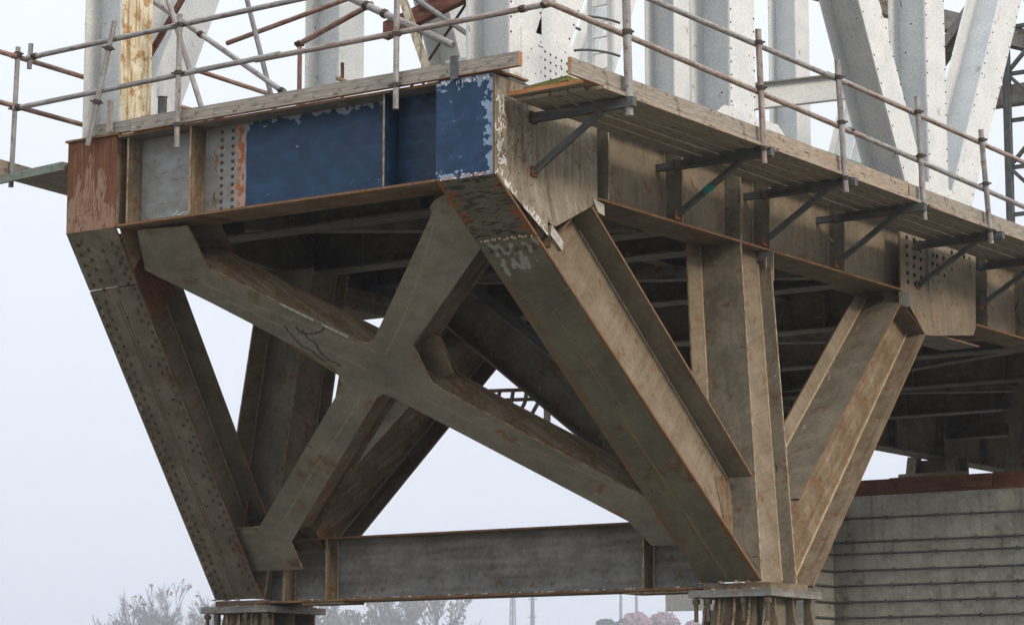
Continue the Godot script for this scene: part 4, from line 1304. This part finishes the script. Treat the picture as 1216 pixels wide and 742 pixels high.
	b.bar(V(-2.15, 7.95, -1.0), V(-1.55, 6.45, -1.0), Vector3.RIGHT, -0.05, 0.05, Vector3.BACK, -0.03, 0.03, M.whiterust)
	solo("ochre_strut", b, "ochre steel angle leaning behind the long front timber", "strut")
	b = mb()
	b.box(V(-1.5, 6.43, -1.12), V(-0.72, 6.98, -1.08), M.white)
	for r in 3:
		for k in 7: b.bolt(V(-1.38 + k * 0.1, 6.58 + r * 0.13, -1.08), Vector3.BACK, 0.018, 0.006, M.hole, 6)
	solo("drilled_plate", b, "white drilled gusset plate beside the near corner upright", "plate")
	b = mb()
	b.tube(V(-3.3, 7.28, -0.45), V(-3.3, 6.43, -0.45), 0.03, M.tuberust, 8)
	solo("rust_stake", b, "thin rusty stake standing before the second far upright", "stake")
	b = mb()
	b.tube(V(-2.62, 6.43, -0.45), V(-2.62, 6.98, -0.45), 0.022, M.maroon, 8)
	b.tube(V(-2.70, 6.80, -0.45), V(-2.35, 6.62, -0.45), 0.03, M.weld, 8)
	solo("rebar_stub", b, "bent rusty bar stub sticking up behind the long front timber", "bar")
	for q in [[V(-6.0, 8.1, -2.2), V(-2.9, 8.55, -2.2), "level red brown tube behind the steep front tubes", "tuberust"], [V(-7.6, 8.2, -3.0), V(-6.2, 7.6, -6.2), "red brown rail tube behind the far diagonal", "tuberust"], [V(-3.1, 8.6, -1.4), V(-1.3, 7.3, -1.4), "thin grey tube crossing above the second far upright", "tube"], [V(-2.5, 7.75, -1.9), V(-2.4, 6.43, -1.9), "thin dark hanger behind the long front timber", "clamp"], [V(-2.9, 6.45, -1.7), V(-1.6, 7.9, -1.7), "thin dark wire brace behind the long front timber", "clamp"], [V(-5.2, 8.6, -1.6), V(-4.5, 6.43, -1.6), "grey tube behind the steep front tube", "tube"]]:
		tube_thing("loose_tube", q[0], q[1], 0.018 if q[3] == "clamp" else 0.034, M[q[3]], q[2], [], "slanting tubes behind the front rail")
	for q in [[V(-1.0, 6.9, -17.0), V(-1.0, 7.6, -21.5), "red brown beam behind the last white diagonal"], [V(-1.3, 6.3, -19.5), V(-1.3, 8.6, -22.5), "red brown slanting beam past the end of the walkway"]]:
		b = mb()
		b.bar(q[0], q[1], Vector3.UP, -0.12, 0.12, Vector3.RIGHT, -0.06, 0.06, M.maroon)
		solo("maroon_beam", b, q[2], "beam")
	b = mb()
	b.tube(V(-6.6, 9.95, -19.3), V(-6.9, 10.15, -23.5), 0.05, M.teal2g, 8)
	b.tube(V(-6.7, 8.6, -21.0), V(-6.7, 10.03, -21.0), 0.05, M.teal2g, 8)
	solo("green_handrail", b, "green handrail post and rail seen between the uprights", "handrail")
	# far side walkway
	for k in 5:
		b = mb()
		b.bar(V(-8.08 + k * 0.255, 6.10, -0.18 + k * 0.05), V(-8.08 + k * 0.255 - 0.4, 6.10, -4.6), Vector3.RIGHT, 0.0, 0.235, Vector3.UP, 0.0, 0.05, M.wood2, M.wood3)
		solo("far_walkway_plank", b, "grey walkway plank beyond the rusty far corner, %s" % ["at the outer edge", "second from the outer edge", "in the middle", "second from the girder", "beside the girder"][k], "plank", "planks of the far walkway")
	b = mb()
	b.bar(V(-8.15, 6.155, -0.05), V(-8.55, 6.155, -4.4), Vector3.RIGHT, -0.045, 0.0, Vector3.UP, 0.0, 0.22, M.wood3, M.woodend)
	solo("toe_board", b, "tan toe board along the outer edge of the far walkway", "toe board")
	b = mb()
	b.bar(V(-8.25, 6.09, -0.16), V(-6.84, 6.09, 0.02), Vector3.BACK, 0.0, 0.05, Vector3.UP, -0.05, 0.06, bracket_teal())
	solo("end_bar", b, "teal stained steel bar across the end of the far walkway", "bar")
	b = mb()
	b.bar(V(-7.55, 6.07, -0.8), V(-6.8, 5.55, -0.75), Vector3.UP, -0.03, 0.03, Vector3.BACK, -0.03, 0.03, M.bracket)
	solo("far_strut", b, "thin dark strut under the far walkway planks", "strut")
	tube_thing("scaffold_pole", V(-8.12, 6.02, -0.29), V(-8.12, 7.96, -0.35), 0.036, M.tube, "scaffold pole at the end of the far walkway", [0.56, 0.95], "poles of the far walkway rail")
	tube_thing("scaffold_pole", V(-8.10, 7.70, -0.55), V(-8.10, 8.05, -0.57), 0.036, M.tube, "short pole stub above the corner of the far rail", [], "poles of the far walkway rail")
	tube_thing("scaffold_rail", V(-8.08, 7.82, 0.5), V(-8.45, 7.86, -6.5), 0.036, M.tuberust, "upper guard rail tube running along the far walkway", [0.12], "guard rails of the far walkway")
	tube_thing("scaffold_rail", V(-8.08, 7.13, 0.5), V(-8.45, 7.20, -6.5), 0.036, M.tuberust, "lower guard rail tube running along the far walkway", [0.12], "guard rails of the far walkway")

func teal() -> StandardMaterial3D:
	if not M.has("teal"): mat("teal", tex(steel_img(291, Color(0.12, 0.48, 0.44), Color(0.18, 0.42, 0.40), Color(0.3, 0.3, 0.28), 0.25, 0.5, 0.3, true, 128)), 0.5, 0.7, 0.0)
	return M.teal

func bracket_teal() -> StandardMaterial3D:
	if not M.has("teal2"): mat("teal2", tex(steel_img(295, Color(0.38, 0.50, 0.48), Color(0.46, 0.44, 0.40), Color(0.5, 0.38, 0.24), 0.35, 0.8, 0.3, true, 128)), 0.8, 0.7, 0.0)
	return M.teal2

# ---- far background in the haze
func col_mat(key: String, c: Color) -> StandardMaterial3D:
	var m := StandardMaterial3D.new()
	m.albedo_color = c; m.roughness = 1.0; m.metallic_specular = 0.1
	M[key] = m
	return m

func bare_tree(at: Vector3, h: float, label: String, leaf, leaf_n: int, spread: float, sd: int):
	var r := RandomNumberGenerator.new(); r.seed = sd
	var t := thing("bare_tree", label, "tree", at, "trees in the haze")
	var tb := mb(); var cb := mb()
	tb.tube(at, at + V(0.2, h * 0.38, 0), h * 0.022, M.bark, 7, h * 0.015)
	var stack := []
	for i in 5:
		var a := r.randf() * TAU
		stack.append([at + V(0.1, h * (0.25 + 0.03 * i), 0), V(cos(a) * spread * 0.8, 1.0, sin(a) * spread).normalized(), h * 0.26, h * 0.010, 0])
	stack.append([at + V(0.2, h * 0.38, 0), V(0.05, 1, 0), h * 0.26, h * 0.013, 0])
	while stack.size() > 0:
		var s = stack.pop_back()
		var p: Vector3 = s[0]; var d: Vector3 = s[1]; var l: float = s[2]; var w: float = s[3]; var lev: int = s[4]
		var q := p + d * l
		w = maxf(w, 0.032)
		(tb if lev < 2 else cb).tube(p, q, w, M.bark if lev < 3 else M.twig, 5 if lev < 2 else 3, w * 0.6, false)
		if lev < 5:
			for k in (3 if lev < 3 else 3):
				var nd := (d + V(r.randf_range(-1, 1), r.randf_range(-0.1, 0.9), r.randf_range(-1, 1)) * 0.55).normalized()
				stack.append([p.lerp(q, r.randf_range(0.45, 1.0)), nd, l * r.randf_range(0.55, 0.78), w * 0.55, lev + 1])
		elif leaf != null and r.randf() < leaf_n / 100.0:
			for k in 2:
				var c := q + V(r.randf_range(-0.2, 0.2), r.randf_range(-0.2, 0.2), r.randf_range(-0.2, 0.2))
				var u := V(r.randf_range(-1, 1), r.randf_range(-1, 1), r.randf_range(-1, 1)).normalized() * 0.24
				var v := u.cross(V(r.randf(), r.randf(), r.randf())).normalized() * 0.18
				cb.flat(leaf, c - u, c + v, c + u, c - v, u.cross(v).normalized(), u, v)
	part("trunk", tb, t)
	part("crown", cb, t)

func leafy_tree(at: Vector3, h: float, w: float, label: String, leaf, n: int, sd: int):
	var r := RandomNumberGenerator.new(); r.seed = sd
	var t := thing("leafy_tree", label, "tree", at, "trees in the haze")
	var tb := mb(); var cb := mb()
	tb.tube(at, at + V(0, h * 0.6, 0), h * 0.03, M.bark, 7, h * 0.012)
	var lobes := []
	for i in 14:
		var a := r.randf() * TAU; var rad := sqrt(r.randf()) * w * 0.36
		var y := h * r.randf_range(0.42, 0.86)
		lobes.append([at + V(cos(a) * rad, y, sin(a) * rad), w * r.randf_range(0.14, 0.24)])
		tb.tube(at + V(0, y * 0.6, 0), lobes[i][0], h * 0.01, M.bark, 4, h * 0.004)
	for i in n:
		var lb = lobes[r.randi() % lobes.size()]
		var d: Vector3 = V(r.randfn(), r.randfn(), r.randfn()).normalized() * lb[1] * pow(r.randf(), 0.4)
		var c: Vector3 = lb[0] + d
		var u := V(r.randf_range(-1, 1), r.randf_range(-1, 1), r.randf_range(-1, 1)).normalized() * 0.42
		var v := u.cross(V(r.randf(), r.randf(), r.randf())).normalized() * 0.3
		cb.flat(leaf, c - u, c + v, c + u, c - v, u.cross(v).normalized(), u, v)
	part("trunk", tb, t)
	part("crown", cb, t)

func pylon(at: Vector3, h: float, w: float, label: String, arms: int):
	var t := thing("pylon", label, "pylon", at, "pylons in the haze")
	var b := mb()
	for s in [[-1, -1], [1, -1], [1, 1], [-1, 1]]:
		b = mb()
		b.bar(at + V(s[0] * w, 0, s[1] * w), at + V(s[0] * w * 0.35, h, s[1] * w * 0.35), Vector3.RIGHT, -0.1, 0.1, Vector3.BACK, -0.1, 0.1, M.pylon)
		part("leg", b, t)
	b = mb()
	var n := int(h / 2.0)
	for i in n:
		var y0 := h * i / n; var y1 := h * (i + 1) / n
		var w0 := lerpf(w, w * 0.35, y0 / h); var w1 := lerpf(w, w * 0.35, y1 / h)
		for z in [-1.0, 1.0]:
			b.bar(at + V(-w0, y0, z * w0), at + V(w1, y1, z * w1), Vector3.UP, -0.05, 0.05, Vector3.BACK, -0.05, 0.05, M.pylon)
			b.bar(at + V(w0, y0, z * w0), at + V(-w1, y1, z * w1), Vector3.UP, -0.05, 0.05, Vector3.BACK, -0.05, 0.05, M.pylon)
	part("lattice", b, t)
	for k in arms:
		b = mb()
		b.bar(at + V(-w * 2.2, h * (0.95 - 0.12 * k), 0), at + V(w * 2.2, h * (0.95 - 0.12 * k), 0), Vector3.UP, -0.12, 0.12, Vector3.BACK, -0.1, 0.1, M.pylon)
		part("arm", b, t)

func build_distance():
	col_mat("bark", Color(0.36, 0.34, 0.345)); col_mat("twig", Color(0.47, 0.44, 0.45))
	col_mat("leaf_ochre", Color(0.46, 0.39, 0.30)); col_mat("leaf_dark", Color(0.19, 0.27, 0.22)); col_mat("blossom", Color(0.62, 0.47, 0.50))
	col_mat("pylon", Color(0.5, 0.52, 0.55))
	bare_tree(V(-184.6, -4.0, -201.6), 19.0, "bare hazy tree, the tallest beside the far bearing", M.leaf_ochre, 10, 0.75, 3)
	bare_tree(V(-187.6, -4.0, -200.0), 17.2, "thin bare tree standing clear at the edge of the haze", null, 0, 0.6, 5)
	bare_tree(V(-180.8, -4.0, -204.4), 18.6, "bare hazy tree right beside the riveted leg", M.leaf_ochre, 14, 0.8, 7)
	bare_tree(V(-171.3, -4.0, -211.8), 18.9, "hazy tree just under the far end of the bottom tie", M.leaf_ochre, 22, 0.8, 9)
	bare_tree(V(-164.9, -4.0, -215.6), 20.0, "bare hazy tree with ochre leaves below the bottom tie", M.leaf_ochre, 24, 0.8, 11)
	bare_tree(V(-160.5, -4.0, -219.4), 20.3, "bare hazy tree with a few ochre leaves left of the pylons", M.leaf_ochre, 16, 0.85, 13)
	leafy_tree(V(-144.5, -4.0, -229.8), 16.8, 8.8, "dark green rounded tree in the haze below the tie", M.leaf_dark, 7000, 21)
	leafy_tree(V(-148.9, -4.0, -227.6), 15.0, 7.2, "smaller dark green tree in the haze beside the rounded one", M.leaf_dark, 4500, 23)
	leafy_tree(V(-140.1, -4.0, -233.0), 16.2, 9.2, "pink blossoming tree in the haze", M.blossom, 6000, 25)
	leafy_tree(V(-136.5, -4.0, -235.4), 15.5, 7.6, "smaller pink tree in the haze beside the near bearing", M.blossom, 4500, 27)
	leafy_tree(V(-175.7, -4.0, -209.0), 14.3, 8.0, "grey green bush like tree beside the far bearing", M.leaf_dark, 4500, 29)
	pylon(V(-322.9, -4.0, -472.2), 33.6, 0.9, "two legged lattice tower with rungs in the haze", 0)
	pylon(V(-319.3, -4.0, -474.8), 33.1, 0.55, "slender power pylon with short arms in the haze", 4)
	pylon(V(-303.1, -4.0, -486.2), 32.8, 0.35, "thin lattice mast behind the dark green trees", 0)
	pylon(V(-300.1, -4.0, -488.0), 32.8, 0.35, "thin lattice mast beside the pink trees", 0)
	# pale board on a post behind the near bearing
	var t := thing("pale_board", "pale scuffed board on a post behind the near bearing", "board", V(-4.6, -4, -12))
	var b := mb()
	b.box(V(-5.0, 0.70, -12.05), V(-4.0, 1.03, -12.0), M.white)
	part("panel", b, t)
	b = mb()
	b.box(V(-4.35, -4.0, -12.2), V(-4.2, 0.72, -12.06), M.bracket)
	part("post", b, t)
	# small rack of rusty pipes on the far back diagonal, glimpsed through the cross brace
	t = thing("pipe_rack", "rusty pink rack of bent pipes glimpsed through the cross brace", "rack", V(-4.6, 3.3, -6.6))
	for k in 4:
		b = mb()
		var x := -4.55 + k * 0.24
		b.tube(V(x - 0.16, 3.22, -6.6), V(x, 3.45, -6.6), 0.03, M.tubepink, 7)
		b.tube(V(x, 3.45, -6.6), V(x + 0.05, 3.68, -6.6), 0.03, M.tubepink, 7)
		part("pipe", b, t)
	for y in [3.66, 3.52]:
		b = mb()
		b.tube(V(-6.35, y + 0.1, -6.68), V(-3.4, y - 0.03, -6.68), 0.028, M.tuberust, 7)
		part("rail", b, t)
	b = mb()
	b.bar(V(-3.76, 3.12, -6.72), V(-3.76, 4.2, -6.72), Vector3.RIGHT, -0.04, 0.04, Vector3.BACK, -0.03, 0.03, M.white)
	part("post", b, t)
